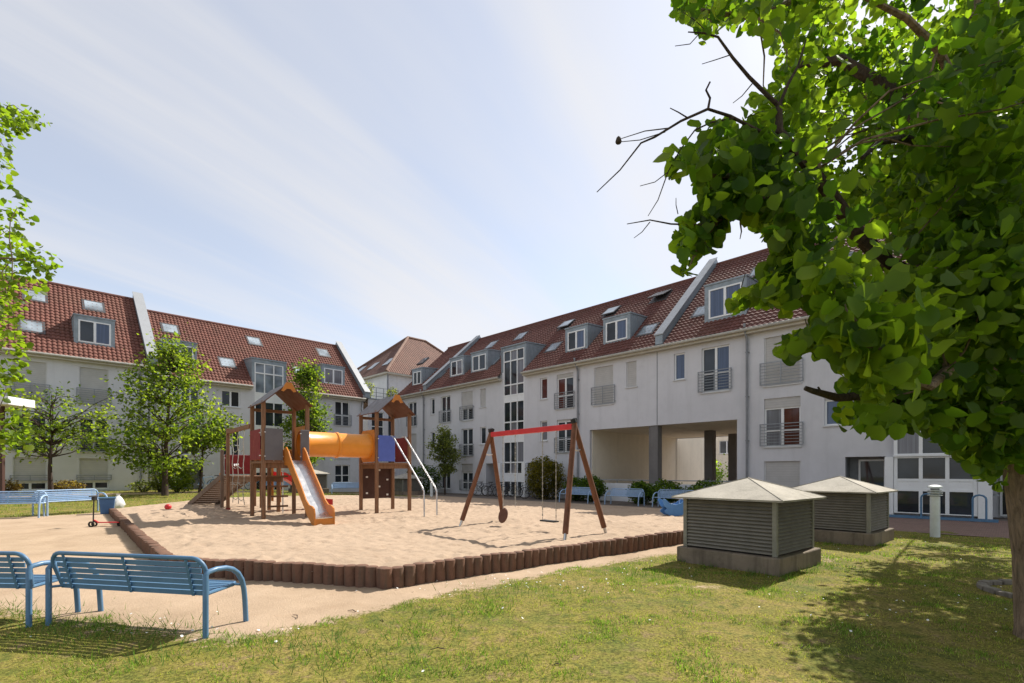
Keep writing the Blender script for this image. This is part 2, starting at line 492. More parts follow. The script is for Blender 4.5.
def sand_z(X, Y): return float(sz((Y-X)/S2, (X+Y)/S2))

# paved walk in front of the right-hand entrance
m = MB()
pts = [(9.0, 16.9), (-16, 16.9), (-16, 22.9), (9.0, 22.9)]
m.add([(*uv2xy(a, b), .006) for a, b in pts], [(0, 1, 2, 3)])
walk = m.build('paved_walk', M['paver'], fix=False); tag(walk, 'red brown paved walk before the glazed entrance', 'path', kind='structure')
if walk.data.polygons[0].normal.z < 0: walk.data.flip_normals()

# ------------------------------------------------------------------ palisade edging round the sand
def post_mesh():
    m = MB(); prof = []
    n = 12; r = .090
    for z, k in ((-.35, 1), (.0, 1), (.285, 1), (.30, .96), (.305, .86)):
        prof.append((r*k, z))
    m.lathe(prof, n); o = m.build('post', M['palisade'], smooth=True); return o
_pm = post_mesh(); POST = _pm.data; bpy.data.objects.remove(_pm)
def palisade(label, a, b):
    A, B = Vector(a), Vector(b); n = max(2, round((B-A).length/.165))
    mid = uv2xy(*((A+B)/2)); root = thing('palisade_border', label, 'palisade', (mid[0], mid[1], float(gz(*mid))), 0, 'palisade borders of the sand area')
    for i in range(n):
        p = A.lerp(B, (i+.5)/n); x, y = uv2xy(*p)
        top = float(sz(p.x, p.y)) + .10 + random.uniform(-.012, .012)
        o = bpy.data.objects.new('post', POST); COL.objects.link(o); o.parent = root
        o.location = (x-mid[0]+random.uniform(-.008, .008), y-mid[1]+random.uniform(-.008, .008), top-.305-root.location.z)
        o.rotation_euler = (random.uniform(-.025, .025), random.uniform(-.025, .025), random.uniform(0, 6.28))
        o.scale = (1, 1, 1) if True else (1, 1, 1)
palisade('long straight brown palisade border nearest the lawn, running up to the louvred box', (5.99, 3.50), (4.66, 14.4))
palisade('short brown palisade border behind the large foreground bench', (9.0, 1.72), (6.0, 3.62))
palisade('brown palisade border along the left sandy path, beside the red scooter', (22.25, 2.42), (9.15, 1.70))

# ------------------------------------------------------------------ grass
def blades(name, label, n, xr, yr, h, w, dens, seed, clump=.6):
    g = np.random.default_rng(seed)
    X = g.uniform(*xr, n); Y = g.uniform(*yr, n)
    k = np.array([noise.noise((x*1.6, y*1.6, 2.)) + .6*noise.noise((x*6, y*6, 4.)) for x, y in zip(X, Y)])
    gr = grassiness(X, Y)
    u = (Y-X)/S2; v = (X+Y)/S2
    keep = (g.random(n) < np.clip(.52 + 1.3*clump*k, .04, 1)*dens) & (gr + .25*k > .5) & ~inpoly(u, v, SANDPOLY) & ~((v > 16.8))
    keep &= (np.abs(X) < 1.08*Y + .3)
    X, Y, k = X[keep], Y[keep], k[keep]; n = len(X)
    a = g.uniform(0, 2*PI, n); hh = h*g.uniform(.4, 1.25, n)*np.clip(.75 + .7*k, .35, 1.9); ww = w*g.uniform(.6, 1.3, n)
    la = g.uniform(0, 2*PI, n); ln = hh*g.uniform(.2, .9, n)
    Z = gz(X, Y) - .012
    near = np.array([.022*noise.noise((x*1.7, y*1.7, 3)) for x, y in zip(X, Y)])*((X > -14) & (X < 12) & (Y < 14) & (Y > 2))
    Z = Z + near
    dx, dy = np.cos(a)*ww, np.sin(a)*ww
    V = np.stack([np.stack([X-dx, Y-dy, Z], 1), np.stack([X+dx, Y+dy, Z], 1),
                  np.stack([X+np.cos(la)*ln, Y+np.sin(la)*ln, Z+hh], 1)], 1).reshape(-1, 3)
    F = np.arange(3*n).reshape(n, 3)
    t = g.random(n)[:, None]
    kk = np.clip(.5 + k, 0, 1)[:, None]
    col = (np.array([.40, .325, .08])*(1-kk) + np.array([.14, .225, .036])*kk)*(.35 + 1.15*t)
    straw = g.random(n) < .10
    col[straw] = np.array([.40, .32, .17])
    o = raw_mesh(name, V, F, M['grass'], tint=np.repeat(col, 3, 0)); tag(o, label, 'grass', kind='stuff'); return o
blades('grass', 'short patchy lawn grass in the foreground', 300000, (-7, 9), (3.2, 8.2), .040, .0048, 1., 11)
blades('grass', 'short lawn grass round the louvred boxes', 200000, (-2, 20), (8.2, 18), .05, .008, 1., 12)
blades('grass', 'grass strip behind the far left benches and trees', 90000, (-34, -4), (14, 36), .09, .012, 1., 13)

def tufts():
    g = np.random.default_rng(5); V = []; F = []; C = []
    spots = [(2.05, 7.75, .30, 120), (2.5, 7.7, .28, 100), (1.7, 8.0, .2, 60), (2.0, 5.6, .10, 24), (-.6, 5.6, .3, 150), (-1.0, 4.9, .35, 160), (-1.6, 4.5, .4, 160),
             (-4.3, 4.95, .4, 240), (-3.6, 4.85, .35, 220), (-6.0, 5.4, .5, 260), (-5.4, 5.3, .35, 160), (3.6, 7.3, .4, 80), (5.3, 8.2, .3, 120), (2.75, 8.9, .2, 60), (-.2, 6.4, .4, 120), (.9, 6.6, .4, 120), (2.95, 8.85, .12, 50), (3.3, 8.3, .1, 50), (3.75, 7.75, .1, 60), (4.1, 7.45, .12, 60), (4.7, 7.9, .1, 50), (5.3, 8.5, .12, 50), (-2.0, 4.6, .3, 120), (-1.4, 4.2, .4, 160), (-.2, 4.1, .4, 140), (-2.9, 4.3, .35, 120), (7.0, 10.9, .2, 50), (7.9, 10.7, .15, 40)]
    for (x, y, r, n) in spots:
        for _ in range(n):
            px, py = x + g.normal()*r, y + g.normal()*r*.6
            h = g.uniform(.04, .13); a = g.uniform(0, 6.28); l = h*g.uniform(.3, 1.); w = .0045
            z = float(gz(px, py)) - .01; o = len(V)
            b = g.uniform(0, 6.28)
            V += [(px-w*math.cos(b), py-w*math.sin(b), z), (px+w*math.cos(b), py+w*math.sin(b), z), (px+l*math.cos(a), py+l*math.sin(a), z+h)]
            F.append((o, o+1, o+2)); t = g.uniform(.7, 1.3); C += [(.075*t, .145*t, .022*t)]*3
    o = raw_mesh('grass_tufts', V, F, M['grass'], tint=np.array(C)); tag(o, 'taller bright green grass tufts on the lawn', 'grass', kind='stuff')
tufts()
def daisies():
    g = np.random.default_rng(8); V = []; F = []
    areas = [((5.3, 6.3), (1.6, .35), 26), ((4.6, 5.3), (1., .3), 14), ((8.5, 10.5), (2., 1.2), 50), ((-.9, 7.0), (.8, .35), 60), ((.5, 7.2), (.7, .3), 40), ((-3.6, 5.0), (.7, .25), 30), ((2.2, 8.0), (.8, .5), 24), ((0, 5), (2, .8), 10)]
    for (c, s, n) in areas:
        for _ in range(n):
            x, y = c[0]+g.normal()*s[0], c[1]+g.normal()*s[1]
            z = float(gz(x, y)) + g.uniform(.012, .04); r = g.uniform(.007, .014); o = len(V)
            tx, ty = g.normal()*.3, g.normal()*.3
            V += [(x+r*math.cos(a), y+r*math.sin(a), z+r*(math.cos(a)*tx+math.sin(a)*ty)) for a in np.arange(6)*PI/3]
            F.append(tuple(range(o, o+6)))
    o = raw_mesh('daisies', V, F, M['petal']); tag(o, 'tiny white daisies scattered in the lawn', 'flowers', kind='stuff')
daisies()
def litter():
    g = np.random.default_rng(21); m = MB()
    for x, y in [(-1.75, 5.6), (-1.35, 5.25), (-2.3, 5.35), (-2.05, 5.2), (-.6, 4.45), (2.6, 4.5), (.4, 4.1), (-4.0, 6.6), (-6.9, 9.0)]:
        a = g.uniform(0, 3.1); l = g.uniform(.05, .16); z = float(gz(x, y)) + .012
        m.tube([(x, y, z), (x+l*.5*math.cos(a), y+l*.5*math.sin(a), z+.01), (x+l*math.cos(a+.3), y+l*math.sin(a+.3), z)], [.005, .005, .003], 5)
    o = m.build('fallen_twigs', M['bark_dark']); tag(o, 'short fallen twigs on the path and lawn', 'twigs', kind='stuff')
litter()
# ------------------------------------------------------------------ apartment buildings
class Bld:
    """building in facade axes: x to the right along the front, y into the house, z up"""
    def __init__(self, label, origin, rz, ox, name='apartment_building'):
        self.rz = rz; self.o = Vector(origin); self.ox = ox
        p = self.o + Vector((math.cos(rz)*ox, math.sin(rz)*ox, 0))
        self.root = thing(name, label, 'building', p, rz, 'apartment houses round the courtyard')
        self.off = (-ox, 0, 0)
    def b(self, m, name, mat, parent=None, **kw):
        return m.build(name, mat, parent or self.root, off=self.off, **kw)
    def px(self, px, py, ze=None, tan=None, y=0.):
        """where a line of sight meets the front (or the roof slope) in facade axes"""
        c, s = math.cos(-self.rz), math.sin(-self.rz)
        R = lambda v: Vector((c*v.x - s*v.y, s*v.x + c*v.y, v.z))
        C = R(Vector((0, 0, CAM_H)) - self.o); d = R(Vector(((px-512)/FOC, 1, (HOR-py)/FOC)))
        if ze is None: k = (y - C.y)/d.y
        else: k = (ze + C.y*tan - C.z)/(d.z - d.y*tan)
        return C + d*k
    def wall(self, x0, x1, z0, z1, openings=(), y=0., reveal=.2, mat=None, name='wall'):
        xs = sorted(set([x0, x1] + [q for o in openings for q in o[:2]])); zs = sorted(set([z0, z1] + [q for o in openings for q in o[2:4]]))
        m = MB(); ix = {}
        def vid(x, z, yy=y):
            k = (round(x, 4), round(z, 4), round(yy, 4))
            if k not in ix: ix[k] = len(m.v); m.v.append((x, yy, z))
            return ix[k]
        def inside(xc, zc): return any(o[0] < xc < o[1] and o[2] < zc < o[3] for o in openings)
        for i in range(len(xs)-1):
            for j in range(len(zs)-1):
                a, b_, c, d = xs[i], xs[i+1], zs[j], zs[j+1]
                if inside((a+b_)/2, (c+d)/2): continue
                m.f.append((vid(a, c), vid(b_, c), vid(b_, d), vid(a, d))); m.mi.append(0)
                for (p, q, tx, tz) in (((a, c), (b_, c), (a+b_)/2, c-1e-3), ((a, d), (b_, d), (a+b_)/2, d+1e-3), ((a, c), (a, d), a-1e-3, (c+d)/2), ((b_, c), (b_, d), b_+1e-3, (c+d)/2)):
                    if inside(tx, tz):
                        m.f.append((vid(*p), vid(*q), vid(q[0], q[1], y+reveal), vid(p[0], p[1], y+reveal))); m.mi.append(0)
        return self.b(m, name, mat or M['plaster'], fix=False)
    def window(self, x0, x1, z0, z1, kind='double', y=.12, pane='glass', box=0., sill=True, split=.42, shut=0.):
        """frame with panes set in a wall opening; box = height of the roller box; shut = share covered by the shutter"""
        fw = .065; zt = z1 - box
        m = MB()
        m.box(x0, x0+fw, y-.03, y+.04, z0, zt); m.box(x1-fw, x1, y-.03, y+.04, z0, zt)
        m.box(x0+fw, x1-fw, y-.03, y+.04, z0, z0+fw); m.box(x0+fw, x1-fw, y-.03, y+.04, zt-fw, zt)
        xm = (x0+x1)/2; zs = z0 + (zt-z0)*split
        cols = [(x0+fw, x1-fw)]
        if kind in ('double', 'door'):
            m.box(xm-.055, xm+.055, y-.034, y+.044, z0+fw, zt-fw); cols = [(x0+fw, xm-.055), (xm+.055, x1-fw)]
        if kind == 'door':
            for a, c in cols: m.box(a, c, y-.026, y+.036, zs-.035, zs+.035)
        w = self.b(m, 'window', M['frame'])
        panes = pane if isinstance(pane, (list, tuple)) else [pane]*len(cols)
        for (a, c), pm in zip(cols, panes):
            p = MB(); p.add([(a, y+.012, z0+fw), (c, y+.012, z0+fw), (c, y+.012, zt-fw), (a, y+.012, zt-fw)], [(0, 1, 2, 3)])
            g = self.b(p, 'pane', M[pm], w, fix=False)
        if sill:
            s = MB(); s.box(x0-.05, x1+.05, -.06, y-.03, z0-.05, z0-.002); self.b(s, 'sill', M['sill'], w)
        if box > 0:
            s = MB(); s.box(x0, x1, y-.07, y+.06, zt+.002, z1); self.b(s, 'shutter_box', M['shutter'], w)
        if shut > 0:
            s = MB(); s.box(x0+.02, x1-.02, y-.066, y-.042, zt-(zt-z0)*shut, zt); self.b(s, 'roller_shutter', M['shutter'], w)
        return w
    def shutter(self, x0, x1, z0, z1, y=.08):
        m = MB(); m.box(x0, x1, y, y+.03, z0, z1); w = self.b(m, 'roller_shutter', M['shutter'])
        s = MB(); s.box(x0-.05, x1+.05, -.06, y-.002, z0-.05, z0-.002); self.b(s, 'sill', M['sill'], w)
        for q in (x0, x1-.05):
            g = MB(); g.box(q, q+.05, y-.03, y-.001, z0, z1); self.b(g, 'guide_rail', M['sill'], w)
    def railing(self, x0, x1, z0, z1, y=-.09, n=8):
        m = MB(); t = .022
        for i in range(n):
            z = z0 + (z1-z0)*i/(n-1); h = .036 if i in (0, n-1) else t
            m.box(x0, x1, y-.008, y+.012, z-h/2, z+h/2)
        for x in (x0, (x0+x1)/2, x1): m.box(x-.018, x+.018, y-.012, y+.016, z0-.02, z1+.02)
        for x in (x0, x1):
            for z in (z0+.08, z1-.08): m.box(x-.01, x+.01, y+.016, 0, z-.012, z+.012)
        return self.b(m, 'balcony_railing', M['rail'])
    def downpipe(self, x, z1, z0=0., y=-.12):
        m = MB(); m.tube([(x, -.42, z1), (x, -.42, z1-.12), (x, -.36, z1-.3), (x, y-.03, z1-.62), (x, y, z1-.8), (x, y, z0)], .055, 8)
        for z in np.arange(z0+1, z1-1, 2.0): m.box(x-.07, x+.07, y-.02, 0, z, z+.03)
        return self.b(m, 'downpipe', M['pipe'], smooth=True)
    def gutter(self, x0, x1, z):
        m = MB(); m.tube([(x0, -.42, z-.05), (x1, -.42, z-.05)], .075, 8); g = self.b(m, 'gutter', M['gutter'], smooth=True)
        e = MB(); e.box(x0, x1, -.33, -.002, z-.22, z-.08); self.b(e, 'eave_board', M['eave'], g)
    def tiles(self, x0, x1, ze, tan, depth, cuts=(), mat='tile', over=.42, name='roof'):
        """front slope of interlocking tiles as real relief, with ridge and a plain rear slope"""
        ang = math.atan(tan); L = (depth+over)/math.cos(ang); rows = int(round(L/.31)); cw = .215; ncol = int(round((x1-x0)/cw))
        prof = [0, .18, .42, .62, .8, 1.0]; hp = [.0, .035, .042, .03, .0, .0]
        xs, hx, cx = [], [], []
        for c in range(ncol):
            for k in range(5): xs.append(x0 + (c + prof[k])*(x1-x0)/ncol); hx.append(hp[k]); cx.append(c + prof[k])
        xs.append(x1); hx.append(0); cx.append(ncol)
        xs, hx, cx = np.array(xs), np.array(hx), np.array(cx); nx_ = len(xs)
        V = []; UV = []; F = []
        nrm = np.array([0, -math.sin(ang), math.cos(ang)]); dirv = np.array([0, math.cos(ang), math.sin(ang)])
        o0 = np.array([0, -over, ze - over*tan + .02])
        for r in range(rows):
            for (s, lift) in ((r*L/rows, .045), ((r+1)*L/rows, .006)):
                base = o0 + dirv*s
                P = np.zeros((nx_, 3)); P[:, 0] = xs; P[:, 1:] = base[1:] + np.outer(hx+lift, nrm[1:])
                V.append(P); UV.append(np.stack([cx, np.full(nx_, r + (.02 if lift > .02 else .98))], 1))
        V = np.concatenate(V); UV = np.concatenate(UV)
        def cut(xa, yy):
            return any(c[0] < xa < c[1] and yy < c[2] for c in cuts)
        loops = []
        for r in range(rows):
            ymid = -over + (r+.5)*L/rows*math.cos(ang)
            for i in range(nx_-1):
                if cut((xs[i]+xs[i+1])/2, ymid): continue
                a = (2*r)*nx_ + i; F.append((a, a+1, a+nx_+1, a+nx_)); loops += [UV[a], (UV[a+1][0]-1e-3, UV[a+1][1]), (UV[a+nx_+1][0]-1e-3, UV[a+nx_+1][1]), UV[a+nx_]]
                if r+1 < rows:
                    b = (2*r+1)*nx_ + i; c = b + nx_
                    F.append((b, b+1, c+1, c)); loops += [UV[b], (UV[b+1][0]-1e-3, UV[b+1][1]), (UV[b+1][0]-1e-3, UV[b+1][1]), UV[b]]
        m = MB(); m.v = [tuple(p) for p in V]; m.f = F; m.mi = [0]*len(F)
        zr = ze + depth*tan
        # underside sheet, rear slope
        o = len(m.v); back = depth*2
        m.v += [(x0, depth, zr+.02), (x1, depth, zr+.02), (x1, back+over, ze-over*tan), (x0, back+over, ze-over*tan)]
        m.f += [(o, o+1, o+2, o+3)]; m.mi += [0]
        loops += [(0, 0), (ncol, 0), (ncol, rows), (0, rows)]
        m.uv = loops
        rf = self.b(m, name, M[mat], fix=False)
        rd = MB(); rd.tube([(x0, depth, zr+.05), (x1, depth, zr+.05)], .12, 8); self.b(rd, 'ridge', M[mat+'_ridge'] if mat+'_ridge' in M else M['ridge'], rf, smooth=True)
        return rf
    def skylight(self, cx, yc, w, l, ze, tan, lift=.09, open_=0.):
        ang = math.atan(tan); d = Vector((0, math.cos(ang), math.sin(ang))); n = Vector((0, -math.sin(ang), math.cos(ang)))
        if open_: d2 = Vector((0, math.cos(ang-open_), math.sin(ang-open_)))
        c = Vector((cx, yc, ze + yc*tan)); x = Vector((1, 0, 0))
        m = MB()
        def slab(c0, dd, nn, w_, l_, h0, h1):
            vs = [c0 + x*(a*w_/2) + dd*(b*l_/2) + nn*h for h in (h0, h1) for a, b in ((-1, -1), (1, -1), (1, 1), (-1, 1))]
            m.add(vs, [(0, 3, 2, 1), (4, 5, 6, 7), (0, 1, 5, 4), (1, 2, 6, 5), (2, 3, 7, 6), (3, 0, 4, 7)])
        slab(c, d, n, w+.06, l+.06, -.05, lift)
        if open_:
            top = c + d*(l/2) + n*lift
            n2 = Vector((0, -d2.z, d2.y)); slab(top - d2*(l/2), d2, n2, w, l, .01, .06)
        s = self.b(m, 'skylight', M['frame_dark'])
        if open_: c2, dd, nn, h = top - d2*(l/2), d2, n2, .064
        else: c2, dd, nn, h = c, d, n, lift+.004
        p = MB(); p.add([c2 + x*(a*(w/2-.09)) + dd*(b*(l/2-.11)) + nn*h for a, b in ((-1, -1), (1, -1), (1, 1), (-1, 1))], [(0, 1, 2, 3)])
        self.b(p, 'pane', M['skylight'], s, fix=False)
    def dormer(self, x0, x1, zb, zt, yf, ze, tan, wz=.1, glass='glass', top=.0, side=.2, cols=2, front=True, glz=None):
        """zinc box dormer: cheeks, flat roof sloping gently up into the slope, window in front"""
        yb = (zt + .12 - ze)/tan + .25
        m = MB(); t = .05
        zf = lambda y: ze + y*tan - .12
        for xa, xb in ((x0, x0+t), (x1-t, x1)):
            m.prism([(yf, zf(yf)), (yb, zf(yb)), (yb, zt+.10), (yf, zt)], xa, xb, 'x')
        for y in np.arange(yf+.3, yb-.3, .42):
            for xa in (x0-.02, x1): m.prism([(y, zf(y)), (y+.03, zf(y+.03)), (y+.03, zt+.0), (y, zt+.0)], xa, xa+.02, 'x')
        ov = .035
        m.add([(x0-ov, yf-ov, zt+.0), (x1+ov, yf-ov, zt+.0), (x1+ov, yb+.3, zt+.16), (x0-ov, yb+.3, zt+.16), (x0-ov, yf-ov, zt+.08), (x1+ov, yf-ov, zt+.08), (x1+ov, yb+.3, zt+.24), (x0-ov, yb+.3, zt+.24)],
              [(0, 3, 2, 1), (4, 5, 6, 7), (0, 1, 5, 4), (1, 2, 6, 5), (2, 3, 7, 6), (3, 0, 4, 7)])
        wx0, wx1 = x0+side, x1-side; wz0, wz1 = zb+wz, zt-.22-top
        if front:
            m.box(x0+t, wx0, yf+.004, yf+.06, zf(yf), zt); m.box(wx1, x1-t, yf+.004, yf+.06, zf(yf), zt)
            m.box(wx0, wx1, yf+.004, yf+.06, wz1, zt); m.box(wx0, wx1, yf+.004, yf+.06, zf(yf), wz0)
        if glz:
            m.box(x0+t, glz[0], yf+.03, yf+.12, ze-.3, zt); m.box(glz[1], x1-t, yf+.03, yf+.12, ze-.3, zt); m.box(glz[0], glz[1], yf+.03, yf+.12, glz[2], zt)
        d = self.b(m, 'dormer', M['zinc'])
        if front:
            fw = .07; y = yf; f = MB()
            f.box(wx0-.01, wx0+fw, y-.02, y+.05, wz0, wz1); f.box(wx1-fw, wx1+.01, y-.02, y+.05, wz0, wz1)
            f.box(wx0+fw, wx1-fw, y-.02, y+.05, wz0, wz0+fw); f.box(wx0+fw, wx1-fw, y-.02, y+.05, wz1-fw, wz1)
            xm = (wx0+wx1)/2; f.box(xm-.06, xm+.06, y-.024, y+.054, wz0+fw, wz1-fw)
            self.b(f, 'window_frame', M['frame'], d)
            for k, (a, c) in enumerate(((wx0+fw, xm-.06), (xm+.06, wx1-fw))):
                gl = glass[k] if isinstance(glass, (list, tuple)) else glass
                p = MB(); p.add([(a, y+.015, wz0+fw), (c, y+.015, wz0+fw), (c, y+.015, wz1-fw), (a, y+.015, wz1-fw)], [(0, 1, 2, 3)]); self.b(p, 'pane', M[gl], d, fix=False)
        return d
    def party_wall(self, x0, x1, ze, tan, depth, up=.4, y0=-.35, mat='zinc_light', depth2=None):
        m = MB(); d2 = depth2 or depth*2
        zr = ze + depth*tan + up
        m.prism([(y0, ze-.25), (y0, ze + y0*tan + up + .12), (depth, zr+.05), (d2-y0, ze + y0*tan + up), (d2-y0, ze-.25)], x0, x1, 'x')
        w = self.b(m, 'party_wall', M['zinc'])
        c = MB(); e = .05
        for (ya, za, yb, zb_) in ((y0-e, ze + y0*tan + up + .12, depth, zr+.05),):
            c.add([(x0-e, ya, za+.003), (x1+e, ya, za+.003), (x1+e, yb, zb_+.003), (x0-e, yb, zb_+.003), (x0-e, ya, za+.06), (x1+e, ya, za+.06), (x1+e, yb, zb_+.06), (x0-e, yb, zb_+.06)],
                  [(0, 3, 2, 1), (4, 5, 6, 7), (0, 1, 5, 4), (1, 2, 6, 5), (2, 3, 7, 6), (3, 0, 4, 7)])
        self.b(c, 'capping', M['zinc_light'], w)
    def glazing(self, x0, x1, rows, y=.0, ncol=3, fw=.07, panes=None, t=.10, name='stair_window'):
        """tall curtain wall: rows = [(z0, z1, 'glass' or 'panel')] bottom to top"""
        m = MB(); wdt = (x1-x0-(ncol+1)*fw)/ncol
        zb, zt = rows[0][0], rows[-1][1]
        xs = [x0 + i*(wdt+fw) for i in range(ncol+1)]
        for x in xs: m.box(x, x+fw, y-t/2, y+t/2, zb, zt)
        for r in rows:
            for i in range(ncol):
                a, b_ = xs[i]+fw, xs[i+1]
                m.box(a, b_, y-t/2+.004, y+t/2-.004, r[1]-.05, r[1]); m.box(a, b_, y-t/2+.004, y+t/2-.004, r[0], r[0]+.035)
                if r[2] == 'panel': m.box(a, b_, y-.03, y+.03, r[0]+.035, r[1]-.05)
        w = self.b(m, name, M['frame'])
        k = 0
        for r in rows:
            if r[2] == 'panel': continue
            for i in range(ncol):
                a, b_ = xs[i]+fw, xs[i+1]
                p = MB(); p.add([(a, y+.01, r[0]+.035), (b_, y+.01, r[0]+.035), (b_, y+.01, r[1]-.05), (a, y+.01, r[1]-.05)], [(0, 1, 2, 3)])
                kind = panes[k % len(panes)] if panes else 'glass'; k += 1
                self.b(p, 'pane', M[kind], w, fix=False)
        return w
    def shell(self, x0, x1, depth2, h, left=True, right=True, ze=None, tan=None, openings=()):
        """rear and side walls"""
        m = MB()
        if openings:
            a, b_, zt = openings
            m.box(x0, a, depth2-.3, depth2, 0, h) if a > x0+.01 else None
            m.box(b_, x1, depth2-.3, depth2, 0, h) if b_ < x1-.01 else None
            m.box(a, b_, depth2-.3, depth2, zt, h)
        else: m.box(x0, x1, depth2-.3, depth2, 0, h)
        g = [(.02, 0), (depth2-.31, 0), (depth2-.31, h), (depth2/2, h + (depth2/2)*(tan or 0) - .1), (.02, h-.03)]
        if left: m.prism(g, x0+.01, x0+.25, 'x')
        if right: m.prism(g, x1-.25, x1-.01, 'x')
        self.b(m, 'side_walls', M['plaster'])

M['ridge'] = painted('ridge_tiles', (.15, .06, .045), .8, .25, 4)
M['frame_dark'] = painted('dark_skylight_frame', (.07, .065, .065), .5, .1, 4)

# ---------- right-hand range (front at v = 23.6) : two houses, one empty per house
O_R = Vector((23.6/S2, 23.6/S2, 0)); RZ_R = -PI/4
TAN = .90; ZE = 8.35
T_TOP, T_BOT = 7.5, 5.45           # top floor
M_TOP, M_BOT = 4.78, 2.78
G_TOP, G_BOT = 2.08, .30
# near house
B = Bld('near right white apartment house with the higher tiled roof and the glazed entrance', O_R, RZ_R, -2.0)
NX0, NX1 = -12.955, 13.0
op = [(-12.05, -11.47, 6.22, T_TOP+.04), (-10.62, -9.29, T_BOT-.04, T_TOP+.06), (-7.78, -6.33, T_BOT-.06, T_TOP+.03), (-7.78, -6.33, 2.70, M_TOP+.05), (-7.78, -6.33, .38, 2.07),
      (-5.45, -4.85, 3.5, M_TOP+.05), (-4.73, -3.42, -.3, 2.2), (NX0, -8.95, -.3, 4.02), (-.62, .95, -.3, 2.3),
      (2.2, 3.5, T_BOT, T_TOP), (2.2, 3.5, M_BOT, M_TOP), (5.5, 6.1, 6.2, T_TOP), (5.5, 6.1, 3.5, M_TOP)]
B.wall(NX0, NX1, -.3, ZE, op)
B.shell(NX0, NX1, 12.4, ZE, False, True, ZE, TAN, (NX0, -8.95, 4.0))
B.window(-12.05, -11.47, 6.22, T_TOP+.04, 'single', pane='glass_blue')
B.window(-10.62, -9.29, T_BOT-.04, T_TOP+.06, 'door', pane=['glass', 'glass_blue']); B.railing(-10.76, -9.18, T_BOT+.02, 6.42)
B.shutter(-7.78, -6.33, T_BOT-.06, T_TOP+.03); B.railing(-7.92, -6.22, T_BOT+.0, 6.40)
B.window(-7.78, -6.33, 2.70, M_TOP+.05, 'door', pane=['glass_curtain', 'glass_red'], box=.42); B.railing(-7.92, -6.22, 2.76, 3.7)
B.shutter(-7.78, -6.33, .38, 2.07)
B.window(-5.45, -4.85, 3.5, M_TOP+.05, 'single', pane='glass_blue', box=.28)
B.window(2.2, 3.5, T_BOT, T_TOP, 'door'); B.window(2.2, 3.5, M_BOT, M_TOP, 'door'); B.window(5.5, 6.1, 6.2, T_TOP, 'single'); B.window(5.5, 6.1, 3.5, M_TOP, 'single')
B.downpipe(-8.47, ZE-.1)
B.gutter(NX0, NX1, ZE-.33)
dN = 6.2
B.tiles(NX0+.5, NX1, ZE, TAN, dN, mat='tile_dark')
B.party_wall(NX0+.06, NX0+.46, ZE, TAN, dN, .40)
B.dormer(-10.75, -8.75, 9.0, 10.75, .62, ZE, TAN, glass='glass_blue', side=.22)
B.dormer(-6.2, -4.6, 8.9, 10.5, .62, ZE, TAN)
for px_, py_, w_, l_ in ((703.5, 312, 1.0, 1.15), (762, 271, 1.1, 1.2)):
    p = B.px(px_, py_, ZE, TAN); B.skylight(p.x, p.y, w_, l_, ZE, TAN)
p = B.px(800, 262, ZE, TAN); B.skylight(p.x, p.y, 1.0, 1.1, ZE, TAN)
# passage lining of the near house
m = MB(); m.box(-12.9, -8.95, .2, 12.1, 4.022, 4.2); B.b(m, 'passage_ceiling', M['cream'])
m = MB(); m.box(-8.95, -8.7, .2, 12.1, -.3, 4.02); B.b(m, 'passage_wall', M['cream'])
for (x, y) in ((-12.5, 5.3), (-12.5, 8.8)):
    m = MB(); m.box(x-.25, x+.25, y-.25, y+.25, -.1, 4.02); B.b(m, 'column', M['column'], bevel=.02)
# entrance recess and glazed stair tower
m = MB(); m.box(-4.9, -3.25, .82, .9, -.1, 2.3); m.box(-4.88, -4.735, .2, .82, -.1, 2.3); m.box(-3.418, -3.27, .2, .82, -.1, 2.3); m.box(-4.72, -3.43, .2, .82, 2.201, 2.3); B.b(m, 'recess_lining', M['pipe'])
B.window(-4.4, -3.5, .02, 2.1, 'single', y=.7, pane='glass', sill=False)
for q0, q1 in ((-3.40, -3.14), (-.82, -.46)):
    m = MB(); m.box(q0, q1, -.32, -.002, -.05, 2.165); B.b(m, 'entrance_pier', M['frame'])
B.glazing(-3.13, -.83, [(.08, .95, 'g'), (.95, 1.32, 'panel'), (1.32, 2.16, 'g'), (2.24, 3.5, 'g'), (3.5, 4.3, 'g'), (4.3, 4.7, 'panel'), (4.7, 5.9, 'g'), (5.9, 7.0, 'g')], y=-.22, fw=.11,
          panes=['glass', 'glass', 'glass', 'glass', 'glass', 'glass', 'glass_curtain', 'glass', 'glass'])
m = MB(); m.box(-3.14, -.62, -.34, -.10, 2.17, 2.235); m.box(-3.3, -.62, -.3, -.002, 7.0, 7.3); B.b(m, 'tower_band', M['frame'])
m = MB(); m.box(-.62, .95, .95, 1.05, -.1, 2.4); B.b(m, 'porch_wall', M['plaster'])
B.window(-.3, .75, .05, 2.2, 'single', y=.9, pane='glass', sill=False)
m = MB(); m.tube([(-.5, .2, 1.15), (-.5, -.16, 1.2), (-.36, -.2, 1.1)], .03, 6); m.box(-.52, -.30, -.12, .2, .78, .84); B.b(m, 'handrail', M['rail'], smooth=False)

